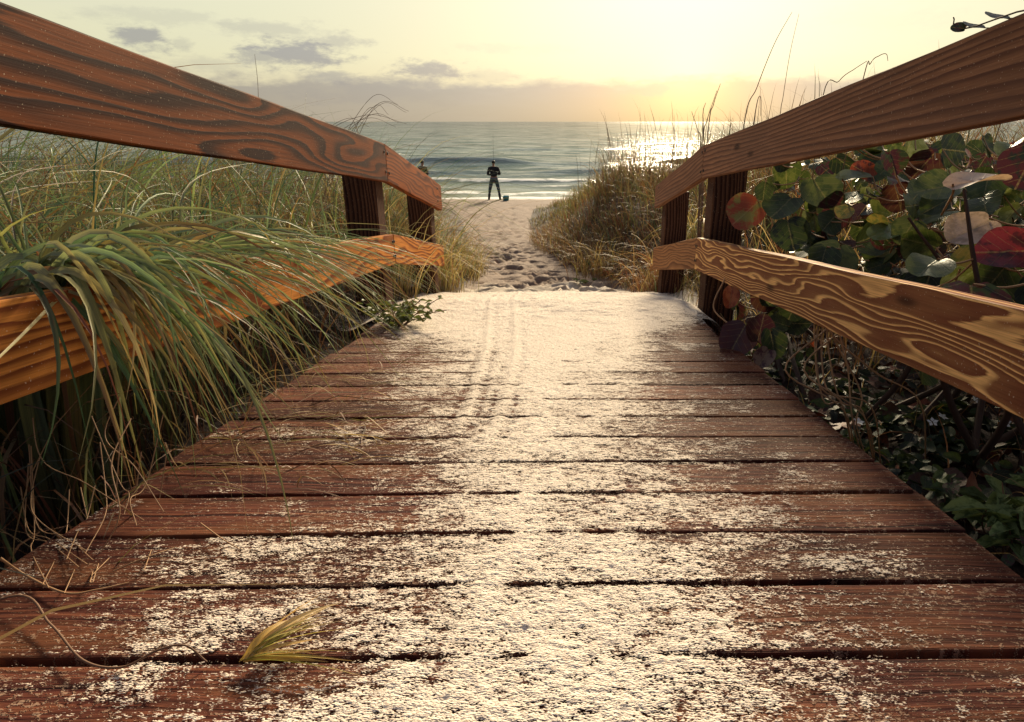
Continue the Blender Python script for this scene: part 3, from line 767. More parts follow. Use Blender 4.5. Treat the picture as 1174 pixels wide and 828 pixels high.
# tall thin seed stalks, left bank
# dead undergrowth below the left rail, coloured dark to paint in its shade
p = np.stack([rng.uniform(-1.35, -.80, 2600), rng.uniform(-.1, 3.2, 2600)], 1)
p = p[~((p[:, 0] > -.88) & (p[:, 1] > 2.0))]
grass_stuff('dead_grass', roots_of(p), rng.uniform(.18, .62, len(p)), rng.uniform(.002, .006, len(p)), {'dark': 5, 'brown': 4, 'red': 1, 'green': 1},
            {'brown': 3, 'dark': 3, 'straw': .5}, 33, 'tangled dead grass coloured dark for shade under the railing with drooping blades', .8, (.5, 0), 1.0, .25, 6)
# left verge beyond the railing along the path
p, i_ = clumped(rng, 3600, 46, (-2.2, -.9), (3.2, 8.5), .12, lambda x, y: x < xc(y)-hw(y)+.05 or y < 4.9)
p = p[(p[:, 0] < np.minimum(-.93, xc(p[:, 1])-hw(p[:, 1])+.25))]
grass_stuff('dune_grass', roots_of(p), rng.uniform(.3, .85, len(p)), rng.uniform(.004, .008, len(p)), {'green': 2, 'olive': 3, 'straw': 5, 'brown': 3},
            {'straw': 5, 'brown': 2}, 34, 'straw coloured grass spilling beside the path past the railing end', .65, (.5, -.2), .8, .3, 6)
# right dune
p, i_ = clumped(rng, 20000, 400, (-.6, 6.5), (4.4, 13), .13, lambda x, y: x > xc(y)+hw(y)+.18 and not (x < 1.0 and y < 4.7))
p = p[(p[:, 0] > xc(p[:, 1])+hw(p[:, 1])+.05) & ~((p[:, 0] < .96) & (p[:, 1] < 4.8))]
edge = np.clip((p[:, 0]-(xc(p[:, 1])+hw(p[:, 1])))/1.1, .35, 1)
L = rng.uniform(.3, 1.35, len(p))*edge*1.05
grass_stuff('dune_grass', roots_of(p), L, rng.uniform(.004, .009, len(p)), {'green': 3.2, 'teal': 1.2, 'olive': 1.6, 'straw': 2.2, 'brown': 5, 'red': 2.6, 'dark': 3.5},
            {'straw': 2.2, 'brown': 5, 'olive': 1, 'dark': 2, 'red': 1}, 35, 'brown and straw dune grass on the slope between path and bush', .6, (-.5, -.2), .85, .28, 6)
p, i_ = clumped(rng, 15000, 300, (-3, 11), (12, 27), .25, lambda x, y: x > xc(y)+hw(y)+.2)
p = p[p[:, 0] > xc(p[:, 1])+hw(p[:, 1])+.0]
edge = np.clip((p[:, 0]-(xc(p[:, 1])+hw(p[:, 1])))/2.0, .3, 1)
grass_stuff('dune_grass', roots_of(p), rng.uniform(.4, 1.05, len(p))*edge, rng.uniform(.008, .016, len(p)), {'green': 3, 'olive': 3, 'straw': 1.5, 'brown': 3.5, 'dark': 3},
            {'straw': 2, 'brown': 4, 'olive': 3}, 36, 'dark dune scrub on the far slope beside the fisherman', .45, (-.3, 0), .5, .25, 5)
yy = 4.75+rng.random(3600)**1.3*11; q = xc(yy)+hw(yy)+np.abs(rng.normal(0, .40, 3600))-.10*rng.random(3600)+.12*fbm(yy*1.3, yy*0, 44)
p = np.stack([q, yy], 1); p = p[~((p[:, 0] < .94) & (p[:, 1] < 4.9))]
grass_stuff('dune_grass', roots_of(p), rng.uniform(.16, .60, len(p))*np.interp(p[:, 1], [4.8, 6], [.8, 1]), rng.uniform(.003, .007, len(p)), {'brown': 6, 'red': 4, 'straw': 2.5, 'olive': 1.2, 'green': 1, 'dark': 2},
            {'brown': 4, 'straw': 3, 'red': 2}, 38, 'reddish brown drooping grass along the edge of the sandy path', .7, (-.7, -.4), 1.1, .35, 6)
# thin upright dark stalks against the sea
p = np.stack([rng.uniform(.2, 4.2, 300), rng.uniform(6.0, 15, 300)], 1); p = p[p[:, 0] > xc(p[:, 1])+hw(p[:, 1])+.9]
grass_stuff('grass_stalks', roots_of(p), rng.uniform(.9, 1.75, len(p)), rng.uniform(.009, .016, len(p)), {'dark': 6, 'brown': 1}, {'dark': 5, 'brown': 2}, 37,
            'thin dark upright stalks rising from the grassy slope against the sea', .22, (0, 0), .25, .1, 6)
# short tufts with small leaves along the path edge
def tuft(name, loc, n, Lr, wr, mixd, tips, seed, label, spread=.6, bias=(0, 0), droop=.8, rad=.08, cat='grass clump', group=None, mat='grass', fold=False, nseg=8, wind=.3):
    rng = np.random.default_rng(seed)
    p = np.array(loc[:2])[None]+rng.normal(0, rad, (n, 2))
    r = roots_of(p)
    P = tuft_ctrl(rng, r, rng.uniform(*Lr, n), spread, bias, droop, wind)
    V, F, A, U = blades_arrays(P, rng.uniform(*wr, n), pick(rng, n, mixd), pick(rng, n, tips), nseg, fold, seed+1)
    c = np.array([loc[0], loc[1], float(gz(loc[0], loc[1]))])
    me = np_mesh(name, V-c, F, {'Col': A, 'buv': U}); o = link(name, me, MAT[mat]); o.location = c
    tag(o, label, cat, group); return o
tuft('grass_clump', (1.28, 5.6), 130, (.55, .95), (.006, .012), {'straw': 4, 'olive': 3, 'teal': 2}, {'straw': 5, 'olive': 1}, 41,
     'arching pale yellow green grass clump beside the end of the brown railing', .85, (-.7, -.5), 1.0, .10)
tuft('grass_clump', (.92, 5.15), 130, (.35, .75), (.004, .008), {'straw': 4, 'brown': 4, 'red': 2}, {'straw': 4, 'brown': 2}, 42,
     'reddish brown grass clump hanging over the path corner by the brown railing', .8, (-.6, -.3), 1.0, .12)
tuft('grass_clump', (.55, 7.6), 130, (.4, .8), (.005, .009), {'straw': 3, 'olive': 3, 'brown': 3}, {'straw': 4, 'brown': 2}, 43,
     'dry drooping grass clump halfway along the sandy path', .8, (-.6, -.3), .9, .14)
tuft('grass_clump', (-1.0, 5.2), 170, (.35, .8), (.004, .008), {'straw': 5, 'olive': 3, 'brown': 2}, {'straw': 5}, 44,
     'straw grass clump at the far end of the red brown railing', .75, (.5, -.1), .9, .10)
tuft('grass_clump', (-1.0, 3.95), 70, (.5, .95), (.004, .008), {'straw': 5, 'olive': 3}, {'straw': 5}, 45,
     'thin pale grass clump between the two red brown railing posts', .7, (.6, -.3), .95, .06)

# the big clump drooping over the lower left rail
def hero_clump():
    rng = np.random.default_rng(77); n = 250
    fam = rng.choice(4, n, p=[.42, .22, .22, .14])
    P = np.zeros((n, 4, 3)); wid = np.zeros(n)
    for i in range(n):
        y0 = rng.uniform(1.08, 1.8) if fam[i] != 1 else rng.uniform(1.15, 2.35); x0 = rng.uniform(-1.32, -1.0)
        z0 = float(gz(x0, y0))-.02
        rt = float(zr(y0))+.384                       # top of the lower rail there
        if fam[i] == 0:      # over the rail and down to the planks
            ys = y0+rng.normal(.04, .26)
            xt = rng.uniform(-.74, -.40); zt = float(zr(ys))+rng.uniform(.02, .34)
            P[i] = [(x0, y0, z0), (x0+.02, y0+rng.normal(0, .08), rt+rng.uniform(.10, .22)), (rng.uniform(-.86, -.62), (y0+ys)/2, rt+rng.uniform(.08, .24)), (xt, ys, zt)]
            wid[i] = rng.uniform(.006, .016)
        elif fam[i] == 1:    # long arcs sweeping farther over the deck
            ys = y0+rng.normal(.25, .32)
            P[i] = [(x0, y0, z0), (x0+.0, y0, rt+rng.uniform(.12, .22)), (rng.uniform(-.75, -.50), (y0+ys)/2, rt+rng.uniform(.06, .22)), (rng.uniform(-.55, -.30), ys, float(zr(ys))+rng.uniform(.02, .30))]
            wid[i] = rng.uniform(.003, .008)
        elif fam[i] == 2:    # close steep bunch hanging from the crown
            y0 = rng.uniform(1.08, 1.25); x0 = rng.uniform(-1.15, -1.0); z0 = float(gz(x0, y0))
            rt = float(zr(y0))+.384
            ys = y0+rng.normal(-.0, .11)
            P[i] = [(x0, y0, z0), (x0+.06, y0, rt+rng.uniform(.16, .26)), (rng.uniform(-.84, -.74), (y0+ys)/2, rt+rng.uniform(.10, .24)), (rng.uniform(-.80, -.62), ys, float(zr(ys))+rng.uniform(.0, .25))]
            wid[i] = rng.uniform(.010, .023)
        else:                # up and back
            P[i] = [(x0, y0, z0), (x0+rng.normal(0, .05), y0+rng.normal(0, .1), rt+.1), (x0-abs(rng.normal(.0, .2)), y0+rng.normal(.1, .3), rt+.22), (x0-abs(rng.normal(.0, .3)), y0+rng.normal(.2, .4), rt+rng.uniform(.05, .24))]
            wid[i] = rng.uniform(.004, .010)
    P[:, 1:3] += rng.normal(0, .035, (n, 2, 3))*np.array([1, 1.3, .6])
    P[:, 3] += rng.normal(0, .05, (n, 3))*np.array([1, 1.5, .5])
    P[:, 2, 2] = np.maximum(P[:, 2, 2], zr(P[:, 2, 1])+.36)
    P[:, 3, 2] = np.maximum(P[:, 3, 2], np.where(P[:, 3, 0] > -.82, zr(P[:, 3, 1])+.012, 0))
    col = pick(rng, n, {'teal': 5, 'green': 4, 'pale': 8, 'olive': 2, 'straw': 2, 'brown': .8, 'red': .8}); tip = pick(rng, n, {'pale': 4, 'straw': 4, 'olive': 2, 'green': 2, 'red': 1, 'brown': .6})
    sv = np.stack([rng.normal(.5, .35, n), rng.normal(-.55, .35, n), rng.uniform(.5, 1.1, n)], 1)
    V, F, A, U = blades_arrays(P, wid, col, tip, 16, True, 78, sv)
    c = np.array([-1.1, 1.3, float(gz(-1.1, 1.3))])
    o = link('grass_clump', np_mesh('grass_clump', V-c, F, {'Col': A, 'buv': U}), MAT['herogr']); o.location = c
    tag(o, 'big clump of broad blue green blades drooping over the lower rail onto the planks', 'grass clump')
hero_clump()
def bezier_thing(name, Ps, wid, cols, tips, label, cat, mat='herogr', seed=0, nseg=16, sv=None, fold=True):
    Ps = np.array([[tuple(q) for q in P] for P in Ps]); n = len(Ps)
    V, F, A, U = blades_arrays(Ps, np.array(wid), np.array(cols), np.array(tips), nseg, fold, seed, sv, False)
    c = Ps[0, 0]; o = link(name, np_mesh(name, V-c, F, {'Col': A, 'buv': U}), MAT[mat]); o.location = c
    tag(o, label, cat); return o
def ondeck(x, y, h=.008): return (x, y, float(zr(y))+h)
# long blade hanging down to the planks
def deckpt(px, py, h=.01):
    """a place on the planks, measured in the photograph"""
    d = at(px, py, 1)-Vector((0, 0, ZC))
    lo, hi = .2, 12.0
    for _ in range(50):
        mid = (lo+hi)/2; q = Vector((0, 0, ZC))+d*mid
        if q.z > float(zr(q.y))+h: lo = mid
        else: hi = mid
    return tuple(Vector((0, 0, ZC))+d*lo)
bp = Vector(deckpt(340, 652))
bezier_thing('long_grass', [[(-1.0, 1.35, float(gz(-1, 1.35))), (-.85, 1.3, 3.45), at(318, 420, 1.14), bp]], [.011], [(0.09, .16, .07)], [(.22, .2, .09)],
             'single long green grass blade hanging straight down onto the planks', 'grass blade', sv=np.array([[0., -.3, 1.]]))
# torn tuft lying on the planks
rng = np.random.default_rng(5); Ps = []; ws = []; cs = []; ts = []
a0 = Vector(deckpt(281, 757)); b0 = Vector(deckpt(392, 722))
for k in range(22):
    d = (b0-a0)*rng.uniform(.6, 1.12); sdx = Vector((-(b0-a0).y, (b0-a0).x, 0))*rng.normal(0, .30)
    hgt = Vector((0, 0, rng.uniform(.006, .026)))
    e = a0+d+sdx*1.6
    P = [a0+Vector((rng.normal(0, .003), rng.normal(0, .003), .003)), a0+d*.3+sdx*.5+hgt, a0+d*.65+sdx+hgt*.8, Vector((e.x, e.y, float(zr(e.y))+rng.uniform(.004, .03)))]
    Ps.append(P); ws.append(rng.uniform(.003, .009) if k < 12 else .002)
    cs.append([(0.40, .38, .10), (.55, .36, .09), (.26, .29, .07), (.60, .45, .20)][k % 4]); ts.append([(.42, .25, .07), (.45, .34, .18), (.30, .2, .07)][k % 3])
bezier_thing('grass_tuft', Ps, ws, cs, ts, 'torn yellow green grass tuft lying on the planks near the front', 'grass tuft')
# dry runner and stems on the planks
def stem_thing(name, pts, r0, r1, mat, label, cat='stem'):
    c = Vector(pts[0]); o = tubes(name, [([Vector(q)-c for q in pts], r0, r1)], mat, None, 6, 10)
    o.location = c; tag(o, label, cat); return o
stem_thing('dry_runner', [(-.90, .62, 2.84), deckpt(12, 684, .014), deckpt(58, 716, .012), deckpt(95, 757, .012), deckpt(140, 765, .008), deckpt(180, 746, .03), deckpt(212, 740, .03), deckpt(237, 759, .006)], .0019, .0011, MAT['stem'],
           'curved reddish grass runner lying on the front planks')
stem_thing('dry_runner', [deckpt(0, 640, .05), deckpt(30, 660, .012), deckpt(75, 680, .01), deckpt(112, 676, .012), deckpt(148, 668, .01)], .002, .001, MAT['straw'],
           'thin dry stem trailing from the dark grass across the plank edge')
stem_thing('dry_runner', [at(150, 480, 1.1), at(128, 530, 1.03), at(137, 590, .99), at(112, 640, .97), deckpt(103, 668, .012)], .0012, .0008, MAT['straw'],
           'dry stem bending down from the dark grass to the planks')
rng = np.random.default_rng(12); cvs = []
for k in range(16):
    bx, by = rng.uniform(20, 190), rng.uniform(520, 640)
    z_ = 1.16-.0002*(by-520); p0 = at(bx+rng.normal(8, 12), by-rng.uniform(60, 130), z_+.05); p1 = at(bx+rng.normal(4, 6), by-25, z_); e_ = (bx-rng.uniform(0, 60), by+rng.uniform(10, 50))
    q_ = Vector(deckpt(max(e_[0], 172-(e_[1]-560)*1.25+rng.uniform(0, 40)), max(e_[1], 570+rng.uniform(0, 40)), .012))
    cvs.append([p0, p1, p1.lerp(q_, .5)+Vector((rng.normal(0, .008), rng.normal(0, .008), rng.uniform(0, .015))), q_])
c0 = Vector(cvs[0][-1]); o = tubes('dry_stem_bunch', [([q-c0 for q in P], .0011, .0007) for P in cvs], MAT['straw'], None, 5, 7); o.location = c0
tag(o, 'tangle of thin dry stems hanging from the dark grass onto the front plank ends', 'dry stems')
stem_thing('dry_runner', [deckpt(130, 655, .01), deckpt(165, 640, .02), deckpt(200, 628, .012)], .0012, .0008, MAT['straw'],
           'short straw lying on the planks by the dark grass')
stem_thing('dry_runner', [deckpt(230, 600, .01), deckpt(255, 618, .016), deckpt(275, 630, .01)], .0012, .0008, MAT['straw'],
           'short straw lying on sand specks below the drooping grass')
# matted dry grass lying on the plank edge
rng = np.random.default_rng(91); Ps = []; ws = []
for k in range(200):
    y = rng.uniform(1.0, 2.0); x = rng.uniform(-.86, -.42)-.12*(y-1); a = rng.normal(0, .9); l = rng.uniform(.06, .30)
    q = [np.array(ondeck(x+math.cos(a)*l*t+rng.normal(0, .012), y+math.sin(a)*l*t*.8, .004+rng.uniform(0, .05)*(t*(1-t)*4))) for t in (0, .35, .7, 1)]
    Ps.append(q); ws.append(rng.uniform(.0015, .004))
Ps = np.array(Ps); V, F, A, U = blades_arrays(Ps, np.array(ws), pick(rng, 200, {'straw': 4, 'brown': 3, 'olive': 1}), pick(rng, 200, {'straw': 4, 'brown': 3}), 8, False, 92)
tag(link('dry_straw', np_mesh('dry_straw', V, F, {'Col': A, 'buv': U}), MAT['grass']), 'matted dry straw lying on the plank ends below the drooping grass', 'straw', kind='stuff')

# tall stalks against the sky
def stalk_thing(curves, label, cat='grass stalk', mat=None, r=(.004, .0012)):
    c = Vector(curves[0][0]); o = tubes('grass_stalk', [([Vector(q)-c for q in P], r[0], r[1]) for P in curves], mat or MAT['stem'], None, 5, 8)
    o.location = c; tag(o, label, cat); return o
def groundpt(px, z):
    b = at(px, 300, z); return Vector((b.x, b.y, float(gz(b.x, b.y))-.02))
stalk_thing([[groundpt(838, 3.6), at(852, 150, 3.7), at(868, 100, 3.7), at(888, 50, 3.7), at(908, 14, 3.7)],
             [groundpt(838, 3.6), at(860, 170, 3.7), at(868, 118, 3.7), at(872, 112, 3.7), at(872, 133, 3.7)]], 'tall thin dry stalk leaning above the brown railing', r=(.004, .0012))
stalk_thing([[groundpt(885, 3.9), at(893, 150, 3.9), at(898, 110, 3.9), at(906, 60, 3.9), at(916, 16, 3.9)]], 'second tall pale stalk, straighter, above the brown railing', mat=MAT['straw'], r=(.003, .001))
stalk_thing([[groundpt(800, 4.9), at(812, 150, 5), at(818, 120, 5), at(826, 96, 5)], [groundpt(800, 4.9), at(806, 165, 5), at(810, 140, 5), at(822, 104, 5)], [groundpt(804, 4.9), at(806, 160, 5), at(806, 130, 5), at(809, 118, 5)],
             [groundpt(800, 4.9), at(803, 170, 5), at(800, 150, 5), at(793, 128, 5)]], 'cluster of dark stalks just behind the top corner of the brown railing', r=(.0055, .002))
stalk_thing([[groundpt(930, 2.9), at(940, 130, 2.8), at(962, 93, 2.8), at(980, 79, 2.8), at(994, 70, 2.8)],
             [groundpt(935, 2.9), at(985, 110, 2.8), at(998, 73, 2.8), at(1008, 64, 2.8), at(1016, 62, 2.8), at(1018, 70, 2.8)]], 'two bent dry stalks crossing above the brown top rail', r=(.0025, .0012))
stalk_thing([[groundpt(290, 4.0), at(296, 180, 4), at(296, 105, 4), at(292, 62, 4)]], 'single thin upright stalk above the red brown railing', r=(.003, .001))
rng = np.random.default_rng(14); cv = []
for k in range(9):
    z = rng.uniform(4.2, 5.2); bx = rng.uniform(360, 410)
    e = (rng.uniform(415, 470), rng.uniform(118, 150))
    cv.append([groundpt(bx-40, z), at(bx-18, 230, z), at(bx+5, 160, z), at((bx+e[0])/2+6, e[1]-10, z), at(e[0], e[1], z)])
stalk_thing(cv, 'thin arching stalks fanning above the far end of the red brown railing', r=(.003, .001))

# ------------------------------------------------------------------ leaves
def leaf_shape(r, aspect=1.0, cup=.15, wave=.06, seed=0, notch=True, rings=4, seg=18, pointed=0.0):
    """round leaf, stalk end at v = -1; returns V,F(quads),uv"""
    rg = np.random.default_rng(seed); th = np.linspace(0, 2*np.pi, seg, endpoint=False)
    V = [(0, 0, 0)]; UV = [(0, 0, seed % 41)]
    ph = rg.uniform(0, 6.3, 3)
    for k in range(1, rings+1):
        q = k/rings
        for t in th:
            rad = q*(1+.05*math.sin(3*t+ph[0])+.03*math.sin(5*t+ph[1]))
            u, v = rad*math.sin(t), rad*math.cos(t)
            if notch and v < 0: v *= 1-.22*max(0, 1-abs(u)/.35)*q
            if pointed: u *= (1-pointed*abs(v)**1.5)
            z = cup*(u*u)+cup*.35*v*v*math.cos(ph[2])+wave*math.sin(2.5*t+ph[1])*q*q-.04*math.exp(-(u/.08)**2)
            V.append((u*r*aspect, v*r, z*r)); UV.append((u, v, seed % 41))
    F = []
    for j in range(seg):
        F.append((0, 1+j, 1+(j+1) % seg, 1+(j+1) % seg))
    F2 = []
    for k in range(rings-1):
        a = 1+k*seg; b = a+seg
        for j in range(seg): F2.append((a+j, b+j, b+(j+1) % seg, a+(j+1) % seg))
    return np.array(V), F, F2, np.array(UV)
class LeafAcc:
    def __init__(s): s.V = []; s.T = []; s.Q = []; s.C = []; s.C2 = []; s.U = []; s.n = 0
    def add(s, M, r, c1, c2, seed, **kw):
        V, F, F2, UV = leaf_shape(r, seed=seed, **kw)
        M = np.array(M); V = V@M[:3, :3].T+M[:3, 3]
        s.V.append(V); s.U.append(UV); s.C.append(np.tile(c1, (len(V), 1))); s.C2.append(np.tile(c2, (len(V), 1)))
        s.T += [(a+s.n, b+s.n, c+s.n) for a, b, c, d in F]; s.Q += [tuple(i+s.n for i in f) for f in F2]; s.n += len(V)
    def obj(s, name, mat, parent=None, loc=None):
        me = bpy.data.meshes.new(name); V = np.concatenate(s.V)
        if loc is not None: V = V-np.array(loc)
        me.from_pydata(V.tolist(), [], s.T+s.Q)
        for an, A in (('Col', s.C), ('Col2', s.C2)):
            a = me.attributes.new(an, 'FLOAT_COLOR', 'POINT'); A = np.concatenate(A); a.data.foreach_set('color', np.concatenate([A, np.ones((len(A), 1))], 1).astype(np.float32).ravel())
        a = me.attributes.new('buv', 'FLOAT_VECTOR', 'POINT'); a.data.foreach_set('vector', np.concatenate(s.U).astype(np.float32).ravel())
        o = link(name, me, mat, None)
        if loc is not None: o.location = loc
        if parent is not None:
            o.parent = parent; bpy.context.view_layer.update(); o.matrix_parent_inverse = parent.matrix_world.inverted()
        return o
def leafM(p, normal, tipdir):
    z = Vector(normal).normalized(); y = Vector(tipdir); y = (y-z*y.dot(z)).normalized(); x = y.cross(z)
    M = Matrix((x, y, z)).transposed().to_4x4(); M.translation = Vector(p); return M
G1, G2, G3, G4 = (.026, .042, .015), (.044, .070, .020), (.090, .118, .034), (.011, .019, .015)
RED, WINE, YEL, PNK, BRN = (.22, .050, .025), (.050, .013, .017), (.20, .17, .045), (.42, .30, .24), (.065, .028, .020)
def bush(base, n, xr, yr, zr_, seed, label, heroes=(), nbr=12):
    rg = np.random.default_rng(seed); root = empty('bush', base); tag(root, label, 'bush')
    bpy.context.view_layer.update()
    acc = LeafAcc(); br = []; pet = []
    B = Vector(base); tops = []
    for k in range(nbr):
        t = Vector((rg.uniform(*xr), rg.uniform(*yr), rg.uniform(zr_[0]+.45*(zr_[1]-zr_[0]), zr_[1])))
        b = B+Vector((rg.normal(0, .14), rg.normal(0, .25), 0)); m1 = b.lerp(t, .35)+Vector((rg.normal(0, .1), rg.normal(0, .1), .08)); m2 = b.lerp(t, .7)+Vector((rg.normal(0, .1), rg.normal(0, .1), .03))
        br.append(([b, m1, m2, t], .013, .004)); tops.append((b, m1, m2, t))
    for k in range(n):
        p = Vector((rg.uniform(*xr), rg.uniform(*yr), rg.uniform(*zr_)))
        if p.x < .86+.02: p.x = .88+rg.random()*.1
        r = rg.uniform(.034, .078)
        if p.x < 1.5 and p.z < 2.90 and p.y < 2.4: continue
        nrm = Vector((rg.normal(-.35, .5), rg.normal(-.45, .5), rg.normal(.55, .45)))
        tip = Vector((rg.normal(-.3, .6), rg.normal(-.2, .6), rg.normal(-.3, .5)))
        q = rg.random()
        c1, c2 = ((G1, G2) if q < .26 else (G2, G3) if q < .46 else (G3, (.16, .20, .10)) if q < .58 else (G4, G1) if q < .72 else (WINE, G1) if q < .82 else (RED, WINE) if q < .85 else (YEL, G3) if q < .90 else (BRN, WINE))
        hid = False
        for hh in heroes:
            a_ = Vector(hh[0]); dc = (Vector((0, 0, ZC))-a_); tt = max(0.0, min(1.0, (p-a_).dot(dc)/dc.length_squared))
            if (a_+dc*tt-p).length < hh[1]*.75+r*.8 and tt > .015: hid = True
        if hid: continue
        M = leafM(p, nrm, tip)
        acc.add(M, r, c1, c2, seed*1000+k, cup=rg.uniform(-.15, .6), wave=rg.uniform(.03, .17), aspect=rg.uniform(.85, 1.12))
        s = M @ Vector((0, -r*.8, 0)); i = rg.integers(0, nbr); e = tops[i][3].lerp(tops[i][2], rg.random())
        e = s+(e-s)*min(1, .14/max(.01, (e-s).length)); pet.append(([s, s.lerp(e, .5)+Vector((0, 0, -.012)), e], .0026, .003))
    for (p, r, c1, c2, nrm, tip, lab, asp) in heroes:
        h = LeafAcc(); M = leafM(p, nrm, tip)
        h.add(M, r, c1, c2, int(abs(p[0]*1000)) % 977, cup=.18, wave=.07, aspect=asp, rings=6, seg=28)
        o = h.obj('leaf', MAT['leaf'], root, tuple(p))
        if lab: o['label'] = lab
        s = M @ Vector((0, -r*.78, 0)); pet.append(([s, s+Vector((.03, .04, -.03)), s+Vector((.06, .12, -.10))], .003, .0035))
    acc.obj('foliage', MAT['leaf'], root, base)
    for nm, cv, mt in [('branch', [b_], MAT['bark']) for b_ in br]+[('leaf_stalks', pet, MAT['straw'])]:
        a = Acc()
        for (P, r0, r1) in cv: a.add(*tube_arrays(catmull(P, 5), r0, r1, 5))
        V = [np.asarray(v)-np.array(base) for v in a.V]; a.V = V
        o = a.obj(nm, mt, None); o.location = base; o.parent = root; o.matrix_parent_inverse = root.matrix_world.inverted()
        if nm == 'leaf_stalks': o['kind'] = 'stuff'
    return root
PX = lambda px, py, z: tuple(at(px, py, z))
heroes = [
    (PX(856, 243, 2.75), .088, RED, (.17, .16, .05), (-.25, -.75, .55), (-.6, -.2, -.5), 'round leaf half red and half yellow green', 1.0),
    (PX(897, 237, 2.65), .080, G2, G1, (-.3, -.45, .8), (-.4, -.3, -.2), None, 1.05),
    (PX(906, 268, 2.55), .075, G2, G4, (-.3, -.8, .45), (.2, -.2, -.8), None, 1.0),
    (PX(955, 297, 2.2), .078, G3, G2, (-.15, -.75, .6), (-.3, .1, -.9), 'pale green round leaf standing behind the lower rail', 1.08),
    (PX(1014, 267, 2.1), .055, (.12, .17, .08), G3, (-.1, -.35, .9), (-.9, -.2, -.1), 'small light green leaf', .9),
    (PX(980, 203, 2.5), .07, (.14, .18, .11), G3, (-.1, -.2, .95), (.9, .2, .1), None, .9),
    (PX(942, 220, 2.6), .085, G3, G2, (-.2, -.7, .6), (.3, .1, -.7), None, 1.0),
    (PX(1112, 264, 1.75), .078, (.50, .40, .34), (.30, .24, .20), (-.2, -.55, .8), (-.7, -.1, -.4), 'leaf coloured pale silvery pink as if catching the light', .8),  # pale base colour stands in for backlight on this leaf
    (PX(1158, 288, 1.6), .085, (.17, .022, .03), WINE, (-.2, -.6, .7), (-.8, .2, -.1), 'dark red leaf', .8),
    (PX(1120, 207, 1.75), .10, (.48, .36, .28), (.36, .25, .2), (-.1, -.12, 1), (.9, .2, .12), 'large pale leaf seen nearly edge on', .55),  # pale colour also paints the highlight on this leaf
    (PX(1178, 190, 1.8), .075, WINE, G4, (-.4, -.8, .3), (-.2, .1, -.9), None, 1.0),
    (PX(968, 243, 2.3), .035, YEL, G3, (-.2, -.6, .7), (-.5, -.2, -.6), None, 1.0),
    (PX(1075, 215, 2.0), .07, G3, G2, (-.2, -.5, .8), (-.6, .2, -.4), None, 1.0),
]
bush((1.45, 1.9, 2.40), 520, (.90, 2.2), (1.15, 3.0), (2.72, 3.42), 3, 'bush of large round green and red leaves crowding behind the brown railing', heroes, 14)
h2 = [
    (PX(846, 388, 2.35), .072, WINE, (.05, .02, .028), (-.5, -.75, .5), (-.2, .1, -.9), 'dark purple leaf beside the sand', 1.0),
    (PX(872, 378, 2.3), .060, WINE, BRN, (-.1, -.8, .5), (.2, .1, .9), None, .9),
    (PX(886, 394, 2.2), .062, G1, G4, (.1, -.9, .3), (.1, .1, -.9), 'dark green leaf with a pale edge beside the planks', .8),
    (PX(876, 410, 2.15), .045, (.16, .10, .07), WINE, (-.2, -.6, .7), (-.3, 0, -.9), None, .8),
    (PX(838, 340, 2.6), .05, (.36, .12, .05), RED, (-.2, -.8, .4), (0, .1, -.9), None, .7),
]
bush((1.05, 2.75, 2.40), 26, (.93, 1.25), (2.45, 3.15), (2.45, 2.75), 8, 'low purple leaved bush at the sandy edge of the planks', h2, 4)
bush((2.7, 3.2, 2.45), 420, (1.6, 4.4), (2.2, 5.2), (2.62, 3.38), 5, 'farther bush of round leaves deeper behind the brown railing', (), 16)
bush((1.9, .75, 2.45), 120, (1.6, 3.2), (.3, 1.6), (2.75, 3.2), 6, 'shaded bush of dark round leaves nearest behind the brown railing', (), 10)

# few dark leaves poking above the right top rail
def lone_twig(pts, leaves, label):
    c = Vector(pts[0]); root = empty('vine', c); tag(root, label, 'vine'); bpy.context.view_layer.update()
    a = Acc(); a.add(*tube_arrays(catmull([Vector(q)-c for q in pts], 6), .0035, .002, 5)); o = a.obj('stem', MAT['bark']); o.location = c; o.parent = root; o.matrix_parent_inverse = root.matrix_world.inverted()
    acc = LeafAcc()
    for k, (p, r, nn, tp) in enumerate(leaves): acc.add(leafM(p, nn, tp), r, G4, WINE, 5000+k)
    acc.obj('foliage', MAT['leaf'], root, tuple(c))
lone_twig([(1.55, 1.5, 2.5), (1.4, 1.62, 3.1), (1.28, 1.7, 3.72), PX(1105, 33, 1.9), PX(1093, 20, 1.9)], [(PX(1099, 32, 1.9), .022, (-.3, -.6, .6), (-.8, 0, .5)), (PX(1119, 31, 1.88), .04, (.1, -.3, .9), (.8, .1, .2)), (PX(1147, 20, 1.85), .045, (.1, -.3, .9), (.9, .1, .2))],
          'dark twig of small leaves poking above the brown top rail')

# pinkish straw behind the bush, dead stalks hanging under the right rail
p = np.stack([rng.uniform(1.3, 3.4, 900), rng.uniform(2.6, 4.4, 900)], 1)
grass_stuff('dead_grass', roots_of(p), rng.uniform(.5, 1.15, 900), rng.uniform(.004, .008, 900), {'straw': 5, 'red': 2, 'brown': 3}, {'straw': 5, 'red': 1}, 63, 'pinkish straw tangled among the round leaves behind the brown railing', .6, (-.3, 0), .5, .2, 6)
p = np.stack([rng.uniform(.88, 1.9, 420), rng.uniform(.3, 4.3, 420)], 1)
grass_stuff('dead_grass', roots_of(p), rng.uniform(.1, .4, 420), rng.uniform(.0025, .006, 420), {'straw': 2, 'brown': 4, 'dark': 2}, {'straw': 2, 'brown': 3}, 64, 'thin dead stems standing under the brown railing', .8, (-.1, 0), .9, .2, 6)
p = np.stack([rng.uniform(.84, 1.25, 420), rng.uniform(3.3, 4.9, 420)], 1)
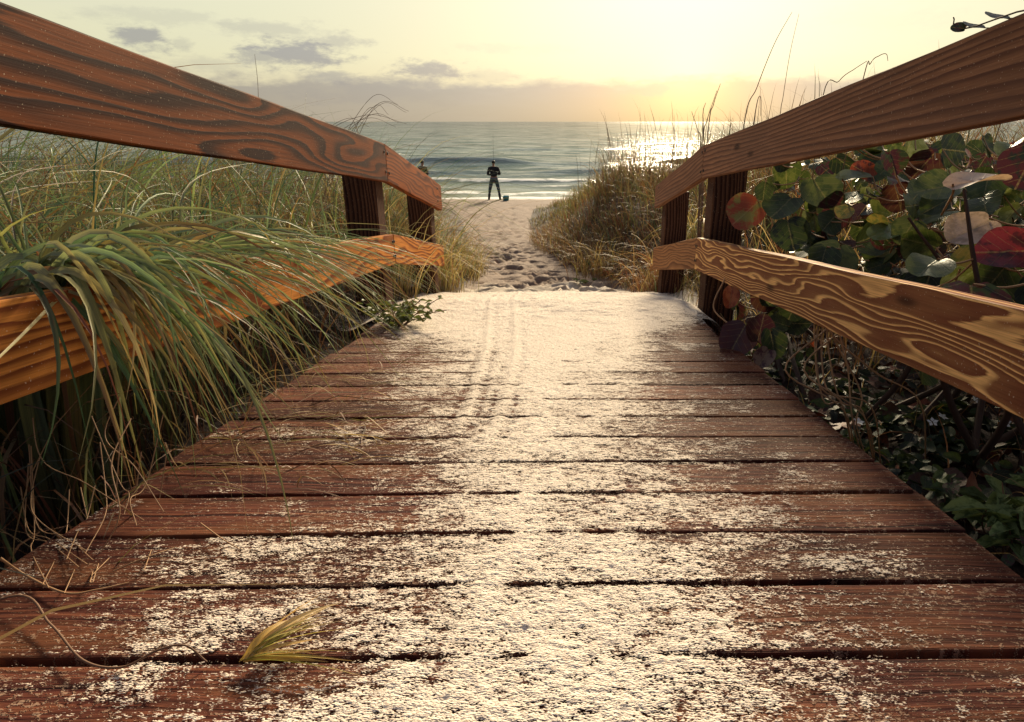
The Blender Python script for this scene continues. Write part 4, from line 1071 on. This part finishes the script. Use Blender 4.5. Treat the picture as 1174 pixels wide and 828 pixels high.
grass_stuff('dune_grass', roots_of(p), rng.uniform(.12, .42, 420), rng.uniform(.003, .006, 420), {'straw': 4, 'brown': 3, 'green': 2, 'olive': 2}, {'straw': 3, 'brown': 3}, 65, 'short mixed grass between the brown railing posts', .8, (-.2, 0), .9, .2, 6)
rg = np.random.default_rng(30); cv = []
for k in range(9):
    a = at(948+rg.normal(0, 9), 372, 1.85); b = at(950+rg.normal(0, 30), 430+rg.uniform(-10, 30), 1.8); c = at(985+rg.normal(0, 35), 470+rg.uniform(-15, 20), 1.78); d = Vector((c.x+.1, c.y+.05, float(gz(c.x+.1, c.y))+.02))
    cv.append([a+Vector((.06, .1, .12)), a, b, c, d])
c0 = Vector(cv[0][-1]); o = tubes('dry_stem_bunch', [([q-c0 for q in P], .003, .002) for P in cv], MAT['straw'], None, 5, 6); o.location = c0
tag(o, 'bunch of dry straw stems drooping below the middle of the figured lower rail', 'dry stems')
o = stem_thing('bent_twig', [at(832, 318, 2.75), at(818, 352, 2.72), at(838, 374, 2.6)], .004, .003, MAT['straw'], 'sharply bent pale twig beside the brown railing post', 'twig')

# leaf litter under the right rail
def litter():
    acc = LeafAcc(); rg = np.random.default_rng(55)
    for k in range(420):
        x = rg.uniform(.72, 2.2); y = rg.uniform(.5, 3.6)
        if x < .80 and y > 2.9: continue
        p = (x, y, float(gz(x, y))+rg.uniform(.012, .05))
        c = [(.11, .03, .02), (.075, .035, .025), (.035, .02, .02), (.17, .045, .02), (.05, .03, .03)][rg.integers(0, 5)]
        acc.add(leafM(p, (rg.normal(0, .35), rg.normal(0, .35), 1), (rg.normal(), rg.normal(), 0)), rg.uniform(.025, .062), c, BRN, 7000+k, cup=rg.uniform(.1, .7), wave=.12, aspect=rg.uniform(.6, 1), rings=3, seg=12)
    o = acc.obj('leaf_litter', MAT['litter']); tag(o, 'dead brown and red leaves lying on the dark soil under the brown railing', 'fallen leaves', kind='stuff')
litter()
def ground_cover():
    acc = LeafAcc(); rg = np.random.default_rng(58)
    for k in range(1500):
        x = .71+abs(rg.normal(0, .55)); y = rg.uniform(.3, 3.0)
        p = (x, y, float(gz(x, y))+abs(rg.normal(.03, .05)))
        c1, c2 = [(G1, G4), (G4, G4), (G2, G1), (G1, WINE), ((.03, .06, .03), G1)][rg.integers(0, 5)]
        acc.add(leafM(p, (rg.normal(-.1, .4), rg.normal(-.2, .4), 1), (rg.normal(), rg.normal(), rg.normal(0, .3))), rg.uniform(.012, .030), c1, c2, 9000+k, cup=rg.uniform(-.2, .5), wave=.1, aspect=rg.uniform(.5, .9), notch=False, rings=2, seg=10, pointed=.35)
    o = acc.obj('ground_cover', MAT['weed']); tag(o, 'dense dark green creeping ground cover under the brown railing', 'ground cover', kind='stuff')
ground_cover()
def small_plant(base, n, Lr, wr, c1, c2, seed, label, flowers=0, height=.16, rad=.06, cat='plant'):
    rg = np.random.default_rng(seed); base = Vector((base[0], base[1], float(gz(base[0], base[1]))-.01)) if len(base) == 2 else Vector(base)
    root = empty('weed', base); tag(root, label, cat); bpy.context.view_layer.update()
    acc = LeafAcc(); a = Acc(); tops = []
    for s in range(max(3, n//6)):
        t = base+Vector((rg.normal(0, rad), rg.normal(0, rad), height*rg.uniform(.55, 1.1))); m = base.lerp(t, .5)+Vector((rg.normal(0, .012), rg.normal(0, .012), .015))
        a.add(*tube_arrays(catmull([Vector((0, 0, 0)), m-base, t-base], 5), .0028, .0015, 5)); tops.append((m, t))
    for k in range(n):
        m, t = tops[k % len(tops)]; f = rg.random(); p = m.lerp(t, f); l = rg.uniform(*Lr)
        az = rg.uniform(0, 6.28); dr = Vector((math.cos(az), math.sin(az), rg.uniform(-.25, .5))).normalized()
        acc.add(leafM(p+dr*l*.8, Vector((rg.normal(0, .25), rg.normal(0, .25), 1)), dr), l, c1, c2, seed*100+k, aspect=wr, cup=.4, wave=.08, notch=False, rings=3, seg=12, pointed=.45)
    acc.obj('foliage', MAT['weed'], root, tuple(base))
    o = a.obj('stems', MAT['stem']); o.location = base; o.parent = root; o.matrix_parent_inverse = root.matrix_world.inverted()
    for k in range(flowers):
        m, t = tops[k % len(tops)]; p = m.lerp(t, .8)+Vector((rg.normal(-.03, .03), rg.normal(-.06, .02), .035))
        bm = bmesh.new()
        for j in range(5):
            az = j*1.257+k; r = .017
            d = Vector((math.cos(az), math.sin(az), .15)); s_ = Vector((-math.sin(az), math.cos(az), 0))
            vs = [bm.verts.new(v) for v in (Vector((0, 0, 0)), d*r*.6+s_*r*.38, d*r*1.15, d*r*.6-s_*r*.38)]; bm.faces.new(vs)
        f = bm_obj('flower', bm, MAT['petal'], None); f.location = p; f.rotation_euler = (rg.normal(.5, .3), rg.normal(0, .3), 0)
        f.parent = root; f.matrix_parent_inverse = root.matrix_world.inverted()
    return root
def gpt(px, py):
    d = at(px, py, 1)-Vector((0, 0, ZC)); lo, hi = .2, 20
    for _ in range(50):
        mid = (lo+hi)/2; q = Vector((0, 0, ZC))+d*mid
        if q.z > float(gz(q.x, q.y)): lo = mid
        else: hi = mid
    q = Vector((0, 0, ZC))+d*lo; return (q.x, q.y)
LG = (.19, .26, .10)
for (px, py, n, Lr, wr, c1, c2, fl, hgt, lab) in [
        (1150, 640, 46, (.030, .055), .36, LG, (.075, .12, .04), 0, .16, 'light green lance leaved weed at the plank edge in the corner'),
        (1105, 600, 30, (.025, .045), .40, (.07, .11, .045), G2, 0, .12, 'smaller green weed beside the lance leaved weed'),
        (1065, 540, 40, (.025, .042), .6, G1, (.02, .05, .035), 0, .12, 'dark green toothed weed in the shade beside the planks'),
        (1070, 495, 40, (.025, .045), .6, G2, G1, 3, .14, 'dark weed with three small white flowers under the lower rail'),
        (1136, 520, 36, (.025, .045), .6, G1, G4, 1, .13, 'dark weed with one white flower under the lower rail'),
        (1000, 500, 44, (.02, .036), .6, G1, (.025, .055, .03), 1, .10, 'low dark weed along the plank ends with a tiny white flower'),
        (960, 470, 30, (.02, .036), .6, G1, G4, 0, .08, 'low dark weed below the dry straw stems'),
        (1030, 555, 30, (.02, .04), .55, G2, G1, 0, .09, 'small green weed touching the plank ends')]:
    small_plant(gpt(px, py), n, Lr, wr, c1, c2, px, lab, fl, hgt)
small_plant(tuple(Vector(deckpt(470, 372))+Vector((-.06, 0, -.03))), 230, (.012, .024), .55, (.10, .15, .04), (.16, .18, .05), 70, 'bushy green weed at the foot of the red brown railing post', 0, .14, .11)
small_plant(gpt(676, 312), 40, (.03, .05), .55, (.06, .10, .035), G2, 71, 'green weed growing at the right edge of the sandy path'.replace('right ', 'grassy '), 0, .14, .09)
small_plant(gpt(675, 328), 30, (.025, .04), .55, (.09, .11, .04), G2, 72, 'small sprawling weed in the sand just past the boardwalk', 0, .09, .09)

# ------------------------------------------------------------------ people
def skin_mesh(name, nodes, edges, mat, parent, sub=2):
    me = bpy.data.meshes.new(name); me.from_pydata([n[0] for n in nodes], edges, [])
    o = bpy.data.objects.new(name, me); COL.objects.link(o); me.materials.append(mat)
    md = o.modifiers.new('skin', 'SKIN'); md.use_smooth_shade = True
    if not me.skin_vertices: me.skin_vertices.new()
    for i, n in enumerate(nodes):
        sv = me.skin_vertices[0].data[i]; r = n[1]; sv.radius = r if isinstance(r, tuple) else (r, r); sv.use_root = (i == 0)
    ss = o.modifiers.new('sub', 'SUBSURF'); ss.levels = sub; ss.render_levels = sub
    if parent is not None: o.parent = parent
    return o
def person(loc, rz, label, elbows=1.0, lean=0.0):
    root = empty('person', loc); root.rotation_euler.z = rz; tag(root, label, 'person')
    B = [((0, 0, .93), (.135, .10)), ((0, .00, 1.10), (.135, .10)), ((0, .01, 1.30), (.16, .11)), ((0, .0, 1.42), (.12, .085)), ((0, .0, 1.50), .052), ((0, .015, 1.575), .062), ((0, .02, 1.655), (.078, .095)), ((0, .015, 1.72), (.06, .075)),
         ((-.11, 0, .86), .092), ((-.19, .01, .50), .060), ((-.25, -.01, .10), .043), ((-.265, .10, .03), .036),
         ((.11, 0, .86), .092), ((.19, .01, .50), .060), ((.25, -.01, .10), .043), ((.265, .10, .03), .036),
         ((-.19, 0, 1.40), .060), ((-.27, -.02, 1.14), .044), ((-.10, .24, 1.12), .030), ((-.05, .30, 1.13), .030),
         ((.19, 0, 1.40), .060), ((.27, -.02, 1.14), .044), ((.10, .24, 1.16), .030), ((.05, .31, 1.18), .030)]
    E = [(0, 1), (1, 2), (2, 3), (3, 4), (4, 5), (5, 6), (6, 7), (0, 8), (8, 9), (9, 10), (10, 11), (0, 12), (12, 13), (13, 14), (14, 15), (3, 16), (16, 17), (17, 18), (18, 19), (3, 20), (20, 21), (21, 22), (22, 23)]
    skin_mesh('body', B, E, MAT['skin'], root)
    k = 1.22
    def sub(idx, f=k, add=.0):
        return [(B[i][0], tuple(v*f+add for v in (B[i][1] if isinstance(B[i][1], tuple) else (B[i][1],)*2))) for i in idx]
    J = [((0, 0, .985), (.168, .128)), ((0, 0, 1.15), (.165, .125)), ((0, .01, 1.30), (.19, .135)), ((0, 0, 1.42), (.15, .11)), ((0, 0, 1.50), (.072, .07)),
         ((-.19, 0, 1.40), .080), ((-.28, -.02, 1.14), .064), ((-.13, .19, 1.12), .050), ((.19, 0, 1.40), .080), ((.28, -.02, 1.14), .064), ((.13, .19, 1.16), .050)]
    skin_mesh('jacket', J, [(0, 1), (1, 2), (2, 3), (3, 4), (3, 5), (5, 6), (6, 7), (3, 8), (8, 9), (9, 10)], MAT['jacket'], root)
    bm = bmesh.new(); rings = [[bm.verts.new((rx*math.cos(a*math.tau/20), ry*math.sin(a*math.tau/20), z)) for a in range(20)] for (rx, ry, z) in ((.160, .120, 1.00), (.178, .138, .96), (.180, .140, .905), (.170, .130, .905))]
    for a, b in zip(rings, rings[1:]):
        for q in range(20): bm.faces.new((a[q], a[(q+1) % 20], b[(q+1) % 20], b[q]))
    bm_obj('shirt_hem', bm, MAT['hem'], None, None, True).parent = root
    T = [((0, 0, .985), (.150, .112)), ((-.115, 0, .84), .105), ((-.192, .01, .50), .078), ((-.225, -.01, .30), .066), ((.115, 0, .84), .105), ((.192, .01, .50), .078), ((.225, -.01, .30), .066)]
    skin_mesh('jeans', T, [(0, 1), (1, 2), (2, 3), (0, 4), (4, 5), (5, 6)], MAT['jeans'], root)
    for s in (-1, 1):
        skin_mesh('boot', [((s*.22, -.01, .34), .074), ((s*.25, -.01, .10), .058), ((s*.255, .0, .045), .055), ((s*.275, .15, .035), .042)], [(0, 1), (1, 2), (2, 3)], MAT['boot'], root)
    skin_mesh('hair', [((0, -.018, 1.60), (.078, .078)), ((0, -.012, 1.655), (.092, .105)), ((0, .0, 1.705), (.086, .098)), ((0, .0, 1.745), (.058, .064))], [(0, 1), (1, 2), (2, 3)], MAT['hair'], root)
    return root
def rod(loc, pts, label):
    c = Vector(loc); root = empty('fishing_rod', c); tag(root, label, 'fishing rod'); bpy.context.view_layer.update()
    for nm, P, r0, r1 in (('grip', pts[:2], .016, .014), ('rod_shaft', pts[1:],   .008, .003)):
        a = Acc(); a.add(*tube_arrays(catmull([Vector(q) for q in P], 6), r0, r1, 6)); o = a.obj(nm, MAT['rod']); o.location = c; o.parent = root; o.matrix_parent_inverse = root.matrix_world.inverted()
    bm = bmesh.new(); bmesh.ops.create_cone(bm, cap_ends=True, segments=14, radius1=.035, radius2=.035, depth=.05); bmesh.ops.rotate(bm, verts=bm.verts, cent=(0, 0, 0), matrix=Matrix.Rotation(math.pi/2, 3, 'Y'))
    o = bm_obj('reel', bm, MAT['rod'], None); q = Vector(pts[1]); o.location = c+q+Vector((0, -.02, -.03)); o.parent = root; o.matrix_parent_inverse = root.matrix_world.inverted()
f1 = at(567, 226, 28.6); g1 = float(gz(f1.x, f1.y)); 
P1 = Vector((f1.x, f1.y, g1-.01))
person(P1, .05, 'fisherman in dark jacket and jeans standing on the beach, seen from behind')
rod(P1+Vector((0, .29, 1.15)), [(.0, -.2, -.42), (0, 0, 0), (-.04, .35, .65), (-.08, .7, 1.2), (-.10, 1.05, 1.7)], 'thin fishing rod held upright by the fisherman in jeans')
f2 = at(487, 228, 29.0); P2 = Vector((f2.x, f2.y, float(gz(f2.x, f2.y))-.01))
person(P2, -.45, 'dark figure by the sea mostly hidden by the red brown railing')
rod(P2+Vector((.13, .26, 1.15)), [(-.1, -.2, -.3), (0, 0, 0), (.35, .5, .45), (.75, .9, .55), (1.1, 1.3, .2)], 'curved fishing rod held by the figure hidden behind the railing')
# bucket
bk = at(580, 228, 28.2); bkz = float(gz(bk.x, bk.y)); root = empty('bucket', (bk.x, bk.y, bkz-.01)); tag(root, 'small turquoise bucket on the sand beside the fisherman', 'bucket')
bm = bmesh.new(); prof = [(.0, 0), (.125, 0), (.155, .19), (.168, .195), (.168, .212), (.150, .212), (.122, .02), (0, .02)]; ring = []
for (r, z) in prof:
    ring.append([bm.verts.new((max(r, .001)*math.cos(a*math.tau/20), max(r, .001)*math.sin(a*math.tau/20), z)) for a in range(20)])
for a, b in zip(ring, ring[1:]):
    for j in range(20): bm.faces.new((a[j], a[(j+1) % 20], b[(j+1) % 20], b[j]))
o = bm_obj('tub', bm, MAT['bucket'], None, None, True); o.parent = root
a = Acc(); a.add(*tube_arrays(catmull([Vector((-.16, 0, .20)), Vector((-.15, -.08, .20)), Vector((0, -.17, .19)), Vector((.15, -.08, .20)), Vector((.16, 0, .20))], 6), .008, .008, 6)); o = a.obj('handle', MAT['rod']); o.parent = root

# ------------------------------------------------------------------ world
SUN_AZ, SUN_EL = R(11.0), R(20.0)
def build_world():
    w = bpy.data.worlds.new('World'); S.world = w; w.use_nodes = True; nt = w.node_tree; nt.nodes.clear(); g = NT(nt)
    gen = g.n('ShaderNodeTexCoord').outputs['Generated']
    d = g.vm('NORMALIZE', gen).outputs[0]
    x, y, z = g.sep(d)
    az = g.m('ARCTAN2', x, y); el = g.m('ARCSINE', z)
    base = g.ramp(g.m('MULTIPLY', el, 1/1.5708), [(0.0, (.58, .47, .31)), (.03, (.74, .62, .36)), (.055, (.80, .71, .41)), (.10, (.82, .75, .46)), (.2, (.72, .70, .54)), (.45, (.36, .36, .40)), (1.0, (.18, .185, .25))])
    # cooler to the left of the sun
    cool = g.sm(az, R(2), R(-32))
    base = g.mix(g.m('MULTIPLY', cool, .50), base, g.mix(1.0, base, (.80, .92, 1.02), blend='MULTIPLY'))
    back = g.sm(g.m('ADD', y, g.m('MULTIPLY', z, .35)), .35, -.55)
    base = g.mix(g.m('MULTIPLY', back, .80), base, (.10, .11, .165))
    sd = Vector((math.sin(SUN_AZ)*math.cos(R(3.4)), math.cos(SUN_AZ)*math.cos(R(3.4)), math.sin(R(3.4))))
    dot = g.m('MAXIMUM', g.vm('DOT_PRODUCT', d, tuple(sd)).outputs['Value'], 0.0)
    glow = lambda p, c: g.mix(1.0, (0, 0, 0), g.mix(g.m('POWER', dot, p), (0, 0, 0), c), blend='ADD')
    def add(a, b): return g.mix(1.0, a, b, blend='ADD')
    nz = g.noise(g.comb(g.m('MULTIPLY', az, 7.0), g.m('MULTIPLY', el, 26.0), 2.0), 1.0, 6, 0.6)
    nz2 = g.noise(g.comb(g.m('MULTIPLY', az, 22.0), g.m('MULTIPLY', el, 60.0), 5.0), 1.0, 6, 0.62)
    nz3 = g.noise(g.comb(g.m('MULTIPLY', az, 30.0), g.m('MULTIPLY', el, 75.0), 3.0), 1.0, 7, 0.68)
    sky = add(base, g.mix(g.m('POWER', dot, 14.0), (0, 0, 0), (.17, .12, .0)))
    # cloud bank lying on the horizon
    bt = g.m('ADD', el, g.m('ADD', g.m('MULTIPLY', g.m('SUBTRACT', nz, .5), .040), g.m('MULTIPLY', g.m('SUBTRACT', nz2, .5), .030)))
    bank = g.m('MULTIPLY', g.sm(bt, .062, .044), g.ramp(el, [(0.0, .72), (.03, .9), (.06, 1.0)]))
    near = g.m('POWER', dot, 60.0)
    bankc = g.mix(near, (.275, .245, .205), (.70, .40, .15))
    sky = g.mix(g.m('MULTIPLY', bank, .88), sky, bankc)
    # the hidden sun breaking out over the bank
    sky = add(sky, g.mix(g.m('POWER', dot, 260.0), (0, 0, 0), (.30, .17, .0)))
    sky = add(sky, g.mix(g.m('POWER', dot, 900.0), (0, 0, 0), (.15, .16, .07)))
    # loose clouds
    cl = None
    for (px, py, hwid, hh, s_) in [(165, 45, 26, 12, .9), (205, 50, 10, 6, .35), (340, 63, 52, 15, 1.0), (300, 66, 26, 11, .8), (385, 47, 28, 8, .55), (310, 34, 55, 9, .40), (490, 80, 40, 11, 1.0), (384, 90, 26, 7, .75), (740, 102, 30, 9, .7), (565, 88, 30, 6, .35),
                                   (185, 20, 60, 8, .25), (240, 75, 40, 8, .3), (590, 56, 60, 5, .18), (1010, 20, 70, 12, .12), (640, 96, 40, 6, .3), (-160, 40, 80, 18, .7), (-420, 90, 120, 16, .6), (1500, 60, 120, 14, .4), (455, 110, 120, 10, .35)]:
        a0 = math.atan((px-CX)/FPX/ (CP+ (CY-py)/FPX*SP)); dv = at(px, py, 1)-Vector((0, 0, ZC)); e0 = math.asin(dv.normalized().z)
        wx, wy = hwid/640.0, hh/660.0
        dx = g.m('DIVIDE', g.m('ADD', g.m('SUBTRACT', az, a0), g.m('MULTIPLY', g.m('SUBTRACT', nz2, .5), wx*1.4)), wx)
        dy = g.m('DIVIDE', g.m('ADD', g.m('SUBTRACT', el, e0), g.m('MULTIPLY', g.m('SUBTRACT', nz, .5), wy*2.2)), wy)
        q = g.m('SQRT', g.m('ADD', g.m('MULTIPLY', dx, dx), g.m('MULTIPLY', dy, dy)))
        q = g.m('ADD', q, g.m('MULTIPLY', g.m('SUBTRACT', nz3, .5), 2.6))
        c = g.m('MULTIPLY', g.sm(q, 1.15, .25), s_)
        cl = c if cl is None else g.m('MAXIMUM', cl, c)
    cc = g.mix(g.m('POWER', dot, 25.0), (.235, .22, .21), (.66, .48, .24))
    sky = g.mix(g.m('MULTIPLY', cl, .80), sky, cc)
    wis = g.sm(g.noise(g.comb(g.m('MULTIPLY', az, 2.4), g.m('MULTIPLY', el, 15.0), 8.0), 1.0, 6, .6), .50, .72)
    sky = g.mix(g.m('MULTIPLY', wis, .14), sky, (.62, .56, .46))
    ni = g.n('ShaderNodeTexSky', sky_type='NISHITA', sun_disc=False, sun_elevation=SUN_EL, sun_rotation=SUN_AZ, air_density=1.0, dust_density=2.0, ozone_density=1.0).outputs[0]
    b1 = g.n('ShaderNodeBackground', {'Color': g.mix(1.0, ni, (.10, .12, .20), blend='MULTIPLY'), 'Strength': .05}).outputs[0]
    b2 = g.n('ShaderNodeBackground', {'Color': sky, 'Strength': .60}).outputs[0]
    ad = g.n('ShaderNodeAddShader', {0: b1, 1: b2}).outputs[0]
    o = nt.nodes.new('ShaderNodeOutputWorld'); nt.links.new(ad, o.inputs[0])
    w.cycles.sampling_method = 'MANUAL'; w.cycles.sample_map_resolution = 1024
build_world()
sl = bpy.data.lights.new('sun', 'SUN'); sl.energy = 5.0; sl.angle = R(10); sl.color = (1.0, .82, .55)
so = bpy.data.objects.new('sun', sl); COL.objects.link(so)
dirv = Vector((math.sin(SUN_AZ)*math.cos(SUN_EL), math.cos(SUN_AZ)*math.cos(SUN_EL), math.sin(SUN_EL)))
so.rotation_euler = dirv.to_track_quat('Z', 'Y').to_euler(); so.location = (5, 20, 12)

S.view_settings.view_transform = 'Standard'; S.view_settings.look = 'None'; S.view_settings.exposure = 0.75; S.view_settings.gamma = 1.0
S.render.engine = 'CYCLES'; S.cycles.max_bounces = 5; S.cycles.transparent_max_bounces = 4; S.cycles.use_denoising = True
S.cycles.sample_clamp_indirect = 4.0
